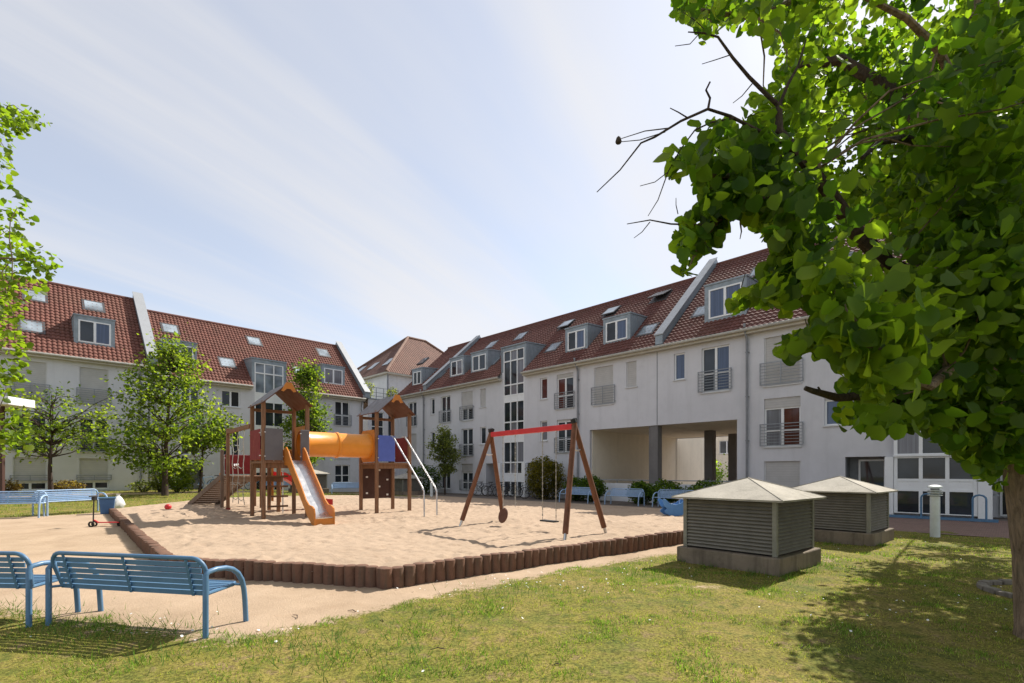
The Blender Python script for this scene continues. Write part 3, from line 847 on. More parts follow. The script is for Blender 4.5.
# far house of the right-hand range
B = Bld('long far right white apartment house with four zinc dormers and a tall stair window', O_R, RZ_R, -25.0)
FX0, FX1 = -37.3, -12.958
dF = 5.3
op = [(-36.0, -34.75, T_BOT-.06, T_TOP-.08), (-36.0, -34.75, M_BOT, M_TOP), (-36.0, -34.75, G_BOT, G_TOP), (-32.78, -32.25, 6.18, T_TOP-.06), (-31.44, -30.26, T_BOT-.04, T_TOP-.06), (-32.78, -32.25, 3.6, M_TOP), (-31.44, -30.26, M_BOT, M_TOP),
      (-31.44, -30.26, G_BOT, G_TOP), (-28.9, -27.62, T_BOT-.06, T_TOP), (-26.83, -26.22, 6.2, T_TOP), (-28.9, -27.62, M_BOT, M_TOP), (-26.83, -26.22, 3.58, M_TOP), (-28.9, -27.62, G_BOT, G_TOP+.12),
      (-26.2, -24.55, -.3, 2.2), (-24.42, -22.48, -.3, ZE), (-22.35, -19.6, -.3, 2.2), (-21.08, -20.5, 6.18, T_TOP), (-19.72, -18.45, T_BOT-.02, T_TOP+.04), (-21.08, -20.5, 3.56, M_TOP+.02), (-19.72, -18.45, M_BOT, M_TOP),
      (-16.95, -15.65, T_BOT-.05, T_TOP+.06), (-14.82, -14.18, 6.18, T_TOP+.06), (-17.25, FX1, -.3, 4.02)]
B.wall(FX0, FX1, -.3, ZE, op)
B.shell(FX0, FX1, 10.6, ZE, True, False, ZE, TAN, (-17.2, FX1, 4.0))
B.window(-36.0, -34.75, T_BOT-.06, T_TOP-.08, 'door'); B.shutter(-36.0, -34.75, M_BOT, M_TOP); B.window(-36.0, -34.75, G_BOT, G_TOP, 'double'); B.railing(-36.1, -34.65, T_BOT, 6.3)
B.window(-32.78, -32.25, 6.18, T_TOP-.06, 'single'); B.window(-31.44, -30.26, T_BOT-.04, T_TOP-.06, 'door'); B.railing(-31.56, -30.14, T_BOT, 6.32)
B.window(-32.78, -32.25, 3.6, M_TOP, 'single'); B.window(-31.44, -30.26, M_BOT, M_TOP, 'door'); B.railing(-31.56, -30.14, M_BOT, 3.65); B.window(-31.44, -30.26, G_BOT, G_TOP, 'double')
B.window(-28.9, -27.62, T_BOT-.06, T_TOP, 'door', shut=.6); B.railing(-29.02, -27.5, T_BOT, 6.42)
B.shutter(-26.83, -26.22, 6.2, T_TOP)
B.window(-28.9, -27.62, M_BOT, M_TOP, 'door'); B.railing(-29.02, -27.5, M_BOT, 3.65); B.window(-26.83, -26.22, 3.58, M_TOP, 'single')
B.window(-28.9, -27.62, G_BOT, G_TOP+.12, 'door', box=.62); B.railing(-29.02, -27.5, G_BOT, 1.0)
B.window(-21.08, -20.5, 6.18, T_TOP, 'single', pane='glass_red'); B.window(-19.72, -18.45, T_BOT-.02, T_TOP+.04, 'door', box=.22, pane=['glass_red', 'glass']); B.railing(-19.84, -18.33, T_BOT, 6.4)
B.window(-21.08, -20.5, 3.56, M_TOP+.02, 'single', pane='glass_curtain'); B.window(-19.72, -18.45, M_BOT, M_TOP, 'door', box=.1); B.railing(-19.84, -18.33, M_BOT, 3.68)
B.shutter(-16.95, -15.65, T_BOT-.05, T_TOP+.06); B.railing(-17.08, -15.52, T_BOT, 6.42); B.shutter(-14.82, -14.18, 6.18, T_TOP+.06)
B.downpipe(-18.03, ZE-.1); B.downpipe(-33.6, ZE-.1)
B.gutter(FX0, -24.55, ZE-.33); B.gutter(-22.35, FX1, ZE-.33)
B.tiles(FX0, FX1, ZE, TAN, dF, cuts=[(-24.6, -22.3, 1.5)], mat='tile_dark')
B.party_wall(-33.3, -32.9, ZE, TAN, dF, .35)
m = MB(); m.box(-13.0, -12.962, -.012, -.001, 4.05, ZE-.3); B.b(m, 'expansion_joint', M['pipe'])
# stair window through the eaves
m = MB()
for xa, xb in ((-24.62, -24.44), (-22.46, -22.28)): m.box(xa, xb, -.42, .5, ZE-.9, ZE+.05)
B.dormer(-24.62, -22.28, 8.3, 10.0, -.02, ZE, TAN, front=False, glz=(-24.42, -22.48, 9.75))
B.glazing(-24.42, -22.48, [(.05, 1.0, 'g'), (1.0, 1.5, 'panel'), (1.5, 2.25, 'g'), (2.25, 3.62, 'g'), (3.62, 4.35, 'panel'), (4.35, 4.95, 'g'), (4.95, 6.32, 'g'), (6.32, 6.75, 'panel'), (6.75, 7.45, 'g'), (7.45, 9.05, 'g'), (9.05, 9.75, 'g')],
          y=.06, ncol=3, panes=['glass', 'glass', 'glass', 'glass', 'glass_curtain', 'glass', 'glass', 'glass', 'glass_curtain', 'glass', 'glass_curtain', 'glass'])
m = MB(); m.box(-26.2, -24.43, 1.5, 1.6, -.1, 2.4); m.box(-22.47, -19.6, 1.5, 1.6, -.1, 2.4); m.box(-24.46, -24.43, .12, 1.5, -.1, 2.2); m.box(-22.47, -22.44, .12, 1.5, -.1, 2.2); m.box(-26.3, -26.2, .2, 1.5, -.1, 2.3); B.b(m, 'recess_wall', M['plaster'])
for q0, q1 in ((-24.74, -24.44), (-22.46, -22.16)):
    m = MB(); m.box(q0, q1, -.28, -.002, -.05, 2.2); B.b(m, 'entrance_pier', M['frame'])
for x0, x1, g in ((-31.1, -29.35, 'glass_curtain'), (-28.55, -26.7, 'glass'), (-19.55, -17.85, 'glass_blue'), (-16.75, -14.95, 'glass_blue')):
    B.dormer(x0, x1, 8.95, 10.4, .62, ZE, TAN, glass=['glass', g])
B.dormer(-36.3, -34.8, 8.9, 10.3, .62, ZE, TAN)
for px_, py_, w_, l_, op_ in ((648, 331, 1., 1.15, 0), (661, 298, 1.05, 1.2, .25), (612, 313, 1.0, 1.1, .1), (567, 326, 1.0, 1.1, .1), (521, 337, .95, 1.1, .0), (554, 348, .95, 1.1, .0), (492, 345.5, .95, 1.1, 0), (494, 362.5, 1.0, 1.1, 0), (441, 376, .9, 1.0, 0), (423, 361.5, .9, 1., 0)):
    p = B.px(px_, py_, ZE, TAN); B.skylight(p.x, p.y, w_, l_, ZE, TAN, open_=op_)
m = MB(); m.box(-17.2, -12.98, .2, 10.3, 4.022, 4.2); B.b(m, 'passage_ceiling', M['cream'])
m = MB(); m.box(-17.45, -17.2, .2, 10.6, -.3, 4.02); B.b(m, 'passage_wall', M['cream'])
m = MB(); m.box(-13.38, -12.97, .04, .50, -.1, 4.02); m.box(-13.52, -13.385, .1, .44, -.1, 4.0); B.b(m, 'column', M['column'], bevel=.02)

# parapet in front of the passage
P0 = uv2xy(17.2, 23.4); t = thing('parapet_wall', 'low white parapet with a dark handrail in front of the covered passage', 'wall', (*uv2xy(13.1, 23.75), 0), RZ_R)
m = MB(); m.box(-4.1, 4.1, -.12, .1, -.1, .98); m.build('wall', M['white_render'], t)
m = MB(); m.tube([(-4.1, 0, 1.16), (4.1, 0, 1.16)], .028, 6)
for i in range(6): m.tube([(-4.0+i*1.6, 0, .98), (-4.0+i*1.6, 0, 1.16)], .02, 6)
m.build('handrail', M['rail'], t)

# cream wing and house seen through the passage
B = Bld('cream house glimpsed through the covered passage', Vector((23.6/S2, 23.6/S2, 0)) + Vector((1/S2, 1/S2, 0))*26, RZ_R, -19.0)
B.wall(-32, -8, -.3, 8.5, [(-20.55, -19.1, 3.4, 4.7), (-17.5, -16, 3.4, 4.7), (-26, -24.6, 3.4, 4.7), (-20.55, -19.1, 6, 7.3)], mat=M['cream'])
for a, c, d, e in ((-20.55, -19.1, 3.4, 4.7), (-17.5, -16, 3.4, 4.7), (-26, -24.6, 3.4, 4.7), (-20.55, -19.1, 6, 7.3)): B.window(a, c, d, e)
B.shell(-32, -8, 9, 8.5)
m = MB(); m.prism([(-.4, 8.45), (9.4, 8.45), (4.5, 12)], -32.2, -7.8, 'x'); B.b(m, 'roof', M['ridge'])
t = thing('garden_wall', 'cream wall continuing behind the passage side wall', 'wall', (*uv2xy(17.3, 36.2), 0), RZ_R)
m = MB(); m.box(-.25, 0.0, -1.9, 4.5, -.2, 5.0); m.build('wall', M['cream'], t)

# ---------- left-hand range (front at u = 37.3)
O_L = Vector((-37.3/S2, 37.3/S2, 0)); RZ_L = PI/4
TL = 1.0
B = Bld('left white apartment house with the taller orange red roof', O_L, RZ_L, 0.0)
LX0, LX1 = -12.0, 5.87
LT_T, LT_B, LM_T, LM_B, LG_T, LG_B, LB_T, LB_B = 7.56, 5.5, 4.78, 2.75, 2.38, 1.15, 1.05, .62
op = []
cols = [(.03, 1.35), (2.68, 4.0), (-3.4, -2.1), (-6.2, -4.9)]
for a, c in cols: op += [(a, c, LT_B, LT_T), (a, c, LM_B, LM_T), (a, c, LG_B, LG_T), (a, c, LB_B, LB_T)]
B.wall(LX0, LX1, -.3, ZE, op)
B.shell(LX0, LX1, 9.8, ZE, True, True, ZE, TL)
for k, (a, c) in enumerate(cols):
    B.shutter(a, c, LT_B, LT_T); B.railing(a-.1, c+.1, LT_B, 6.35)
    B.window(a, c, LM_B, LM_T, 'door', box=.1); B.railing(a-.1, c+.1, LM_B+.02, 3.6)
    B.shutter(a, c, LG_B, LG_T); B.railing(a-.1, c+.1, LG_B, 1.42, n=3)
    B.window(a, c, LB_B, LB_T, 'double', sill=False)
B.downpipe(5.5, ZE-.1, .3); B.gutter(LX0, LX1, ZE-.33)
B.tiles(LX0, LX1, ZE, TL, 4.9)
B.party_wall(LX1-.05, LX1+.42, ZE, TL, 4.9, .5)
B.dormer(2.5, 4.35, 9.0, 10.6, .6, ZE, TL, glass=['glass', 'glass_blue'])
B.dormer(-4.6, -2.9, 8.95, 10.5, .6, ZE, TL)
for px_, py_ in ((35, 297), (93.5, 307), (31.5, 327.5)):
    p = B.px(px_, py_, ZE, TL); B.skylight(p.x, p.y, 1.05, 1.15, ZE, TL)

ZL = 7.87
B = Bld('left white apartment house with the lower red roof and tall stair dormer', O_L, RZ_L, 13.0)
KX0, KX1 = 6.3, 20.2
op = [(9.88, 11.02, 6.0, 7.1), (17.8, 19.02, 5.25, 7.15), (17.8, 19.02, 2.7, 4.6), (17.8, 19.02, .75, 2.15), (11.95, 13.9, -.3, ZL), (9.9, 11.05, 2.7, 4.6), (7.6, 8.6, 2.7, 4.6), (7.6, 8.6, 5.5, 7.1), (15.2, 16.3, 5.25, 7.1), (15.2, 16.3, 2.7, 4.6), (7.3, 8.8, -.3, 2.4)]
B.wall(KX0, KX1, -.3, ZL, op)
B.shell(KX0, KX1, 9.5, ZL, True, True, ZL, TL)
m = MB(); m.box(5.88, 6.3, .25, .5, -.3, ZL); m.box(5.98, 6.12, .1, .25, -.3, ZL-.2); B.b(m, 'pilaster', M['sill'])
B.window(9.88, 11.02, 6.0, 7.1, 'double', pane=['glass', 'open_dark']); B.window(17.8, 19.02, 5.25, 7.15, 'door'); B.railing(17.7, 19.12, 5.28, 6.1)
B.window(17.8, 19.02, 2.7, 4.6, 'door'); B.window(17.8, 19.02, .75, 2.15, 'door'); B.window(9.9, 11.05, 2.7, 4.6, 'door', box=.2); B.window(7.6, 8.6, 2.7, 4.6, 'door'); B.window(7.6, 8.6, 5.5, 7.1, 'double')
B.window(15.2, 16.3, 5.25, 7.1, 'door'); B.window(15.2, 16.3, 2.7, 4.6, 'door')
m = MB(); m.box(7.3, 8.8, .8, .9, -.3, 2.5); B.b(m, 'recess_wall', M['pipe'])
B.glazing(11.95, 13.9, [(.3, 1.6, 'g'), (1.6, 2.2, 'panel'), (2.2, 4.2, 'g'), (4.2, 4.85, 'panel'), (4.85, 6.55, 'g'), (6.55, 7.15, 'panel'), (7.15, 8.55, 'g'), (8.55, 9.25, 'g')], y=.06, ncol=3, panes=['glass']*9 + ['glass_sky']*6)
B.dormer(11.75, 14.1, 7.9, 9.5, -.02, ZL, TL, front=False, glz=(11.95, 13.9, 9.25))
B.gutter(KX0, 11.74, ZL-.33); B.gutter(14.11, KX1, ZL-.33)
B.tiles(KX0, KX1, ZL, TL, 4.75, cuts=[(11.75, 14.1, 1.4)])
B.party_wall(KX1-.02, KX1+.4, ZL, TL, 4.75, .4)
B.downpipe(20.0, ZL-.1, .3)
B.dormer(6.75, 8.6, 8.5, 10.0, .6, ZL, TL); B.dormer(17.0, 18.9, 8.45, 9.95, .6, ZL, TL, glass='glass_curtain')
for px_, py_ in ((170, 329.5), (227, 363.5), (254, 342), (300, 372), (323, 353.5)):
    p = B.px(px_, py_, ZL, TL); B.skylight(p.x, p.y, 1.0, 1.1, ZL, TL)

# ---------- corner house with hipped roof and roof terrace
B = Bld('corner apartment house with a hipped roof behind a roof terrace', O_L, RZ_L, 24.0)
op = [(20.95, 22.1, 4.5, 6.6), (22.5, 23.2, 4.5, 6.6), (20.95, 22.1, 1.6, 3.6), (22.5, 23.2, 1.6, 3.6)]
B.wall(20.62, 23.6, -.3, 7.6, op, y=.0)
for a, c, d, e in op: B.window(a, c, d, e, 'door' if c-a > 1 else 'single')
m = MB(); m.box(20.62, 24.6, .22, 6, 7.35, 7.6); B.b(m, 'terrace_floor', M['concrete'])
m = MB(); m.box(20.6, 23.6, -.06, .3, 7.602, 7.68); B.b(m, 'terrace_edge', M['zinc'])
m = MB()
for z in (7.9, 8.2, 8.6): m.box(20.7, 23.5, .04, .07, z-.018, z+.018)
for x in np.arange(20.7, 23.6, .7): m.box(x-.02, x+.02, .03, .08, 7.68, 8.62)
B.b(m, 'terrace_railing', M['rail'])
B.wall(24.1, 37.1, -.3, 10.97, [(27.5, 29, 8.2, 10.2)], y=2.7, mat=M['white_render'], name='wall')
B.window(27.5, 29, 8.2, 10.2, 'door', y=2.8, sill=False)
m = MB(); m.box(24.1, 24.35, 2.72, 12.7, -.3, 10.97); m.box(24.35, 37.1, 12.45, 12.7, -.3, 10.97); m.box(36.85, 37.1, 2.72, 12.4, -.3, 10.97); B.b(m, 'side_walls', M['white_render'])
m = MB(); o = .4; zE, zA = 10.97-.35, 15.75
V = [(24.1-o, 2.7-o, zE), (37.1+o, 2.7-o, zE), (37.1+o, 12.7+o, zE), (24.1-o, 12.7+o, zE), (29.5, 7.7, zA), (31.7, 7.7, zA)]
m.add(V, [(0, 1, 5, 4), (1, 2, 5), (2, 3, 4, 5), (3, 0, 4)])
m.uv = [(0, 0), (56, 0), (32, 21), (23, 21), (0, 0), (45, 0), (22, 21), (0, 0), (56, 0), (32, 21), (23, 21), (0, 0), (45, 0), (22, 21)]
rf = B.b(m, 'roof', M['tile_hip'], fix=False)
m = MB()
for a, b_ in ((0, 4), (1, 5), (2, 5), (3, 4), (4, 5)): m.tube([Vector(V[a])+Vector((0, 0, .04)), Vector(V[b_])+Vector((0, 0, .04))], .13, 8)
B.b(m, 'ridge', M['hip_ridge'] if 'hip_ridge' in M else painted('hip_ridge_tiles', (.21, .125, .09), .8, .15, 3), rf, smooth=True)
m = MB(); m.box(24.1-o, 37.1+o, 2.7-o, 2.69, zE-.16, zE-.01); m.box(24.1-o, 24.09, 2.7, 12.7, zE-.16, zE-.01); B.b(m, 'eave_board', M['eave'])
m = MB(); m.tube([(23.95, 2.5, zE-.1), (24.0, 2.58, zE-.5), (24.0, 2.58, 7.6)], .07, 8); B.b(m, 'downpipe', M['pipe'])
for (x, y) in ((25.4, 6.0), (26.3, 9.0)):
    a = math.atan2(zA-zE, 5.4)
m = MB()
for yy in (4.6, 7.4, 10.0):
    n = Vector((-(zA-zE), 0, 5.8)).normalized(); d = Vector((5.8, 0, zA-zE)).normalized(); c = Vector((23.7, yy, zE)) + d*2.2 + n*.06
    w = Vector((0, 1, 0))
    m.add([c - d*.6 - w*.5, c + d*.6 - w*.5, c + d*.6 + w*.5, c - d*.6 + w*.5, c - d*.6 - w*.5 - n*.1, c + d*.6 - w*.5 - n*.1, c + d*.6 + w*.5 - n*.1, c - d*.6 + w*.5 - n*.1], [(0, 1, 2, 3), (4, 7, 6, 5), (0, 4, 5, 1), (1, 5, 6, 2), (2, 6, 7, 3), (3, 7, 4, 0)])
B.b(m, 'skylight', M['skylight'])
# ------------------------------------------------------------------ climbing structure
PA = math.radians(41.0)
PC = Vector((-7.16, 15.4, 0)); PC.z = sand_z(PC.x, PC.y) - .01
play = thing('climbing_structure', 'timber climbing frame with two roofed towers, orange tube tunnel and steel slide', 'playground', PC, PA)
T2 = 3.53
def mk(fn, name, mat, parent=None, **kw):
    m = MB(); fn(m); return m.build(name, mat, parent or play, **kw)
def post(x, y, z1, z0=-.15, w=.105, mat='wood'):
    m = MB(); m.box(x-w/2, x+w/2, y-w/2, y+w/2, z0, z1); return m.build('post', M[mat], play, bevel=.012)
for cx in (0, T2):
    for sx in (-.62, .62):
        for sy in (-.62, .62): post(cx+sx, sy, 3.45 if True else 0, mat='wood')
def tower_roof(cx):
    t = .028; e, r, zE, zR = .69, 0, 3.36, 3.98; y0, y1 = -.88, .80
    m = MB()
    for s in (-1, 1):
        A = [(cx, y0, zR), (cx+s*e, y0, zE), (cx+s*e, y1, zE), (cx, y1, zR)]
        n = Vector((s*(zR-zE), 0, e)).normalized()*t
        top = [tuple(Vector(a)+n) for a in A]
        m.add(top, [(0, 1, 2, 3)], 0); m.add(A, [(3, 2, 1, 0)], 1)
        m.add(A + top, [(0, 1, 5, 4), (1, 2, 6, 5), (2, 3, 7, 6), (3, 0, 4, 7)], 1)
    rf = m.build('roof', [M['grey_roof'], M['brown_under']], play, fix=False)
    g = MB(); y = y0 + .10
    g.prism([(cx-.21, zR-.22), (cx-.14, zR-.24), (cx-.05, zR-.15), (cx+.05, zR-.15), (cx+.14, zR-.24), (cx+.21, zR-.22), (cx+.08, zR+.03), (cx-.08, zR+.03)], y-.13, y-.09, 'y')
    g.build('gable_board', M['orange'], rf)
    b = MB(); b.box(cx-.60, cx+.60, .585, .655, 3.26, 3.35); b.build('tie_beam', M['wood'], rf)
M['grey_roof'] = painted('grey_laminate', (.13, .12, .125), .6, .12, 4)
tower_roof(0); tower_roof(T2)
for cx in (0, T2):
    mk(lambda m: [m.box(cx-.66, cx+.66, -.66+i*.165, -.66+i*.165+.15, 1.64, 1.70) for i in range(8)] + [m.box(cx-.64, cx+.64, s-.03, s+.03, 1.50, 1.638) for s in (-.55, .55)], 'deck', M['wood'])
def panel(x0, x1, y0, y1, z0, z1, mat):
    m = MB(); m.box(x0, x1, y0, y1, z0, z1); p = m.build('panel', M[mat], play, bevel=.012)
    b = MB()
    for (x, y) in ((x0, y0), (x1, y1)):
        for z in (z0+.12, z1-.12): b.lathe([(.02, -.012), (.024, 0), (.02, .012)], 8, (x, y-.0, z))
    b.build('bolt', M['white_hold'], p)
panel(-.60, -.10, -.70, -.676, 1.72, 2.66, 'grey_panel'); panel(.40, .66, -.70, -.676, 1.72, 2.66, 'grey_panel')
panel(-.70, -.676, -.55, .55, 1.74, 2.64, 'red')
panel(T2-.60, T2+.02, -.70, -.676, 1.74, 2.62, 'blue_panel'); panel(T2+.676, T2+.70, -.55, .55, 1.74, 2.62, 'red')
panel(T2-.58, T2+.58, .676, .70, .42, 1.62, 'climb')
mk(lambda m: [m.lathe([(.035, 0), (.03, .05), (.012, .07)], 8, (T2+x, .74, z-.0)) for x, z in ((-.4, .7), (.05, .8), (.4, .65), (-.25, 1.1), (.15, 1.2), (.42, 1.35), (-.42, 1.45))] +
   [m.box(T2+x-.035, T2+x+.035, .64, .676, z-.03, z+.03) for x, z in ((-.38, .62), (-.38, 1.2), (.1, .85), (.1, 1.45), (.42, .55), (.42, 1.1))], 'climbing_hold', M['white_hold'])
panel(-.58, .58, .676, .70, 1.74, 2.10, 'orange')
# tunnel
def tunnel(m):
    n = 28; xs = [.64, .80, .84, 1.72, 1.74, 1.80, 1.82, 2.68, 2.72, 2.89]; ra = [.43, .43, .40, .40, .43, .43, .40, .40, .43, .43]
    for sgn, dr in ((1, 0), (-1, .025)):
        o = len(m.v)
        for x, r in zip(xs, ra):
            for j in range(n):
                a = 2*PI*j/n; m.v.append((x, (r-dr)*math.cos(a), 2.27 + (r-dr)*math.sin(a)))
        for i in range(len(xs)-1):
            for j in range(n):
                f = (o+i*n+j, o+i*n+(j+1) % n, o+(i+1)*n+(j+1) % n, o+(i+1)*n+j); m.f.append(f if sgn > 0 else f[::-1]); m.mi.append(0)
mk(tunnel, 'tunnel', M['tunnel'], smooth=True, fix=False)
def tplate(x):
    m = MB(); n = 24; V = []; F = []
    for j in range(n):
        a = 2*PI*(j+.5)/n; c, s = math.cos(a), math.sin(a); k = .55/max(abs(c), abs(s))
        V += [(x, .41*c, 2.27+.41*s), (x, k*c, 2.27+k*s), (x+.025, .41*c, 2.27+.41*s), (x+.025, k*c, 2.27+k*s)]
    for j in range(n):
        a, b = 4*j, 4*((j+1) % n)
        F += [(a, a+1, b+1, b), (a+2, b+2, b+3, a+3), (a+1, a+3, b+3, b+1), (a, b, b+2, a+2)]
    m.add(V, F); m.build('tunnel_plate', M['orange'], play)
tplate(.62); tplate(T2-.645)
# big slide: runs forward from the first tower
SX = .22
bed = [(-.66, 1.72), (-.92, 1.70), (-1.10, 1.58)] + [(-1.10-1.55*t, 1.58-1.28*t) for t in (.25, .5, .75)] + [(-2.65, .30), (-2.84, .20), (-3.10, .17)]
def slide_bed(m):
    w = .24; V = []; F = []
    for y, z in bed: V += [(SX-w, y, z+.012), (SX+w, y, z+.012), (SX+w, y, z-.012), (SX-w, y, z-.012)]
    for i in range(len(bed)-1):
        a, b = 4*i, 4*(i+1)
        for k in range(4): F.append((a+k, b+k, b+(k+1) % 4, a+(k+1) % 4))
    F += [(0, 1, 2, 3), tuple(4*(len(bed)-1)+k for k in (3, 2, 1, 0))]
    m.add(V, F)
mk(slide_bed, 'slide_chute', M['steel'], smooth=True)
for sx in (-1, 1):
    x = SX + sx*.255
    up = [(-.66, 2.10), (-.80, 2.12), (-1.0, 1.98), (-1.2, 1.76), (-1.6, 1.40), (-2.1, .99), (-2.5, .62), (-2.72, .50), (-2.95, .48), (-3.10, .42), (-3.14, .30)]
    lo = [(-3.14, -.02), (-2.98, -.02), (-2.85, .06), (-2.65, .17), (-2.3, .46), (-1.7, .95), (-1.2, 1.35), (-.95, 1.56), (-.66, 1.58)]
    m = MB(); m.prism(up+lo, x-.02, x+.02, 'x'); m.build('slide_side', M['orange'], play, bevel=.006)
mk(lambda m: m.box(SX-.23, SX+.23, -3.12, -3.08, -.05, .15), 'slide_foot', M['orange'])
# low bridge behind the first tower, rope beam, ramp, red slide
mk(lambda m: [m.box(-.60, .36, .72+i*.157, .72+i*.157+.145, 1.20, 1.25) for i in range(25)] + [m.box(x-.04, x+.04, .68, 4.6, 1.06, 1.198) for x in (-.5, .26)], 'bridge_deck', M['wood'])
post(-.66, 3.72, 2.92); post(-.66, 4.68, 2.2, mat='wood_grey'); post(.44, 3.72, 2.2); post(.44, 4.68, 2.2); post(.44, 2.75, 2.0); post(.44, 1.65, 2.0)
mk(lambda m: m.box(-.73, -.59, 3.65, 3.79, -.06, .10), 'post_sleeve', M['red'])
panel(-.58, .38, 4.66, 4.685, 1.30, 2.02, 'red'); 
mk(lambda m: m.box(-.71, -.61, .62, 3.77, 2.74, 2.86), 'rope_beam', M['wood'])
def ropes(m):
    for y in (1.5, 2.25, 3.0):
        pts = [(-.66+.02*math.sin(k*1.7+y), y + .03*math.sin(k*1.3+y*2), 2.74 - k*.22) for k in range(12)]
        m.tube(pts, .013, 5)
    for z in (.5, 1.0, 1.55, 2.1): m.tube([(-.66, 1.5, z), (-.66, 1.85, z-.06), (-.66, 2.25, z+.02), (-.66, 2.6, z-.06), (-.66, 3.0, z)], .011, 5)
mk(ropes, 'climbing_rope', M['chain'])
mk(lambda m: [m.tube([(-.60, y+.14*math.cos(a), 1.72+.14*math.sin(a)) for a in np.linspace(-2.6, -.5, 9)], .02, 6) for y in (2.6, 2.95)], 'grip_ring', M['white_hold'])
def ramp(m):
    a, b = Vector((0, 4.74, 1.24)), Vector((-.75, 7.1, .05)); d = b-a
    for x in (-.62, .40): m.bar(a+Vector((x, 0, .02)), b+Vector((x, 0, .02)), .05, .18)
    for i in range(14):
        p = a + d*((i+.5)/14); m.bar(p+Vector((-.6, 0, 0)), p+Vector((.38, 0, 0)), .14, .035, up=(0, d.z, -d.y) if False else (0, .45, .89))
mk(ramp, 'ramp', M['wood_grey'])
for xx in (-.66, .44): mk(lambda m: m.box(xx-.02, xx+.02, 4.74, 5.05, 1.0, 1.34), 'ramp_bracket', M['orange'])
mk(lambda m: [m.box(.50, .53, y-.10, y+.10, .35, 1.75) for y in (1.75, 2.62)], 'slide_gate', M['orange'])
def red_slide(m):
    pts = [(.50, 1.22), (.75, 1.18), (1.0, 1.02), (1.9, .34), (2.15, .22), (2.4, .20)]
    V = []; F = []
    for x, z in pts: V += [(x, 1.90, z+.18), (x, 1.94, z+.18), (x, 1.95, z+.02), (x, 2.42, z+.02), (x, 2.43, z+.18), (x, 2.47, z+.18), (x, 2.47, z-.03), (x, 1.90, z-.03)]
    for i in range(len(pts)-1):
        for k in range(8): F.append((8*i+k, 8*i+(k+1) % 8, 8*i+8+(k+1) % 8, 8*i+8+k))
    F += [tuple(range(8))[::-1], tuple(8*(len(pts)-1)+k for k in range(8))]
    m.add(V, F); m.box(2.3, 2.36, 2.1, 2.3, -.1, .18)
mk(red_slide, 'small_slide', M['red_bright'])
mk(lambda m: m.tube([(.42, 1.1, -.1), (.42, 1.1, 2.2), (.42, .95, 2.35), (.42, .68, 2.35)], .022, 8), 'fire_pole', M['steel'], smooth=True)
for k in range(4): mk(lambda m: m.box(-.16, .46, .68, .74, .25+k*.32, .31+k*.32), 'ladder_rung', M['wood'])
def bars(x):
    m = MB(); m.tube([(T2+x, -.64, 2.60), (T2+x, -.82, 2.60), (T2+x, -.95, 2.50), (T2+x, -2.75, .92), (T2+x, -2.86, .78), (T2+x, -2.88, -.12)], .025, 8); m.build('sliding_bar', M['steel'], play, smooth=True)
bars(-.14); bars(.32)

# ------------------------------------------------------------------ swing
A1, A2, B1, B2 = (-1.34, 12.95), (-.24, 14.15), (1.07, 10.14), (2.13, 11.36)
TA, TB = Vector((-.56, 13.28, 2.62)), Vector((1.38, 11.04, 2.64))
sw_o = Vector(((A1[0]+B2[0])/2, (A1[1]+B2[1])/2, 0)); sw_o.z = sand_z(sw_o.x, sw_o.y)
swing = thing('playground_swing', 'wooden A-frame swing with a bright red top beam standing in the sand', 'swing', sw_o)
def toloc(p): return Vector(p) - sw_o
for (x, y), T in ((A1, TA), (A2, TA), (B1, TB), (B2, TB)):
    z = sand_z(x, y); foot = Vector((x, y, z)); d = (T - foot)
    m = MB(); m.tube([toloc(foot + d*.055), toloc(foot + d*1.02)], [.062, .058], 12); l = m.build('leg', M['wood_dark'], swing, smooth=True)
    f = MB(); f.tube([toloc(foot - d*.06), toloc(foot + d*.07)], .035, 8); f.build('steel_foot', M['steel'], l, smooth=True)
    c = MB(); c.tube([toloc(T + d*.018), toloc(T + d*.055)], [.064, .06], 10); c.build('end_cap', M['black'], l, smooth=True)
d = (TB-TA); m = MB(); m.bar(toloc(TA + d*.015 - Vector((0, 0, .03))), toloc(TB - d*.015 - Vector((0, 0, .03))), .10, .12); m.build('beam', M['red_bright'], swing, bevel=.01)
for T, (p, q) in ((TA, (A1, A2)), (TB, (B1, B2))):
    P = T.lerp(Vector((*p, .2)), .22); Q = T.lerp(Vector((*q, .2)), .22); m = MB(); m.tube([toloc(P), toloc((P+Q)/2 + Vector((0, 0, -.03))), toloc(Q)], .02, 8); m.build('brace', M['steel'], swing, smooth=True)
def hang_chain(p, q, parent, o, sag=0):
    m = MB(); n = 26; p, q = Vector(p), Vector(q)
    for i in range(n):
        a, b = p.lerp(q, i/n), p.lerp(q, (i+.92)/n); m.tube([a-o, b-o], [.008 if i % 2 else .013]*2, 5)
    m.build('chain', M['chain'], parent)
dh = d.normalized()
k1, k2 = .655, .815
pA, pB = TA + d*k1 - Vector((0, 0, .09)), TA + d*k2 - Vector((0, 0, .09))
mid = (pA+pB)/2; so = Vector((mid.x, mid.y, .46))
s1 = thing('hanging_swing', 'flat grey swing seat hanging level on two chains', 'swing seat', so, math.atan2(d.y, d.x), 'seats hanging from the swing')
m = MB(); m.prism([(-.23, -.018), (.23, -.018), (.235, 0), (.23, .018), (-.23, .018), (-.235, 0)], -.085, .085, 'y'); m.build('seat', M['rubber'], s1, bevel=.008)
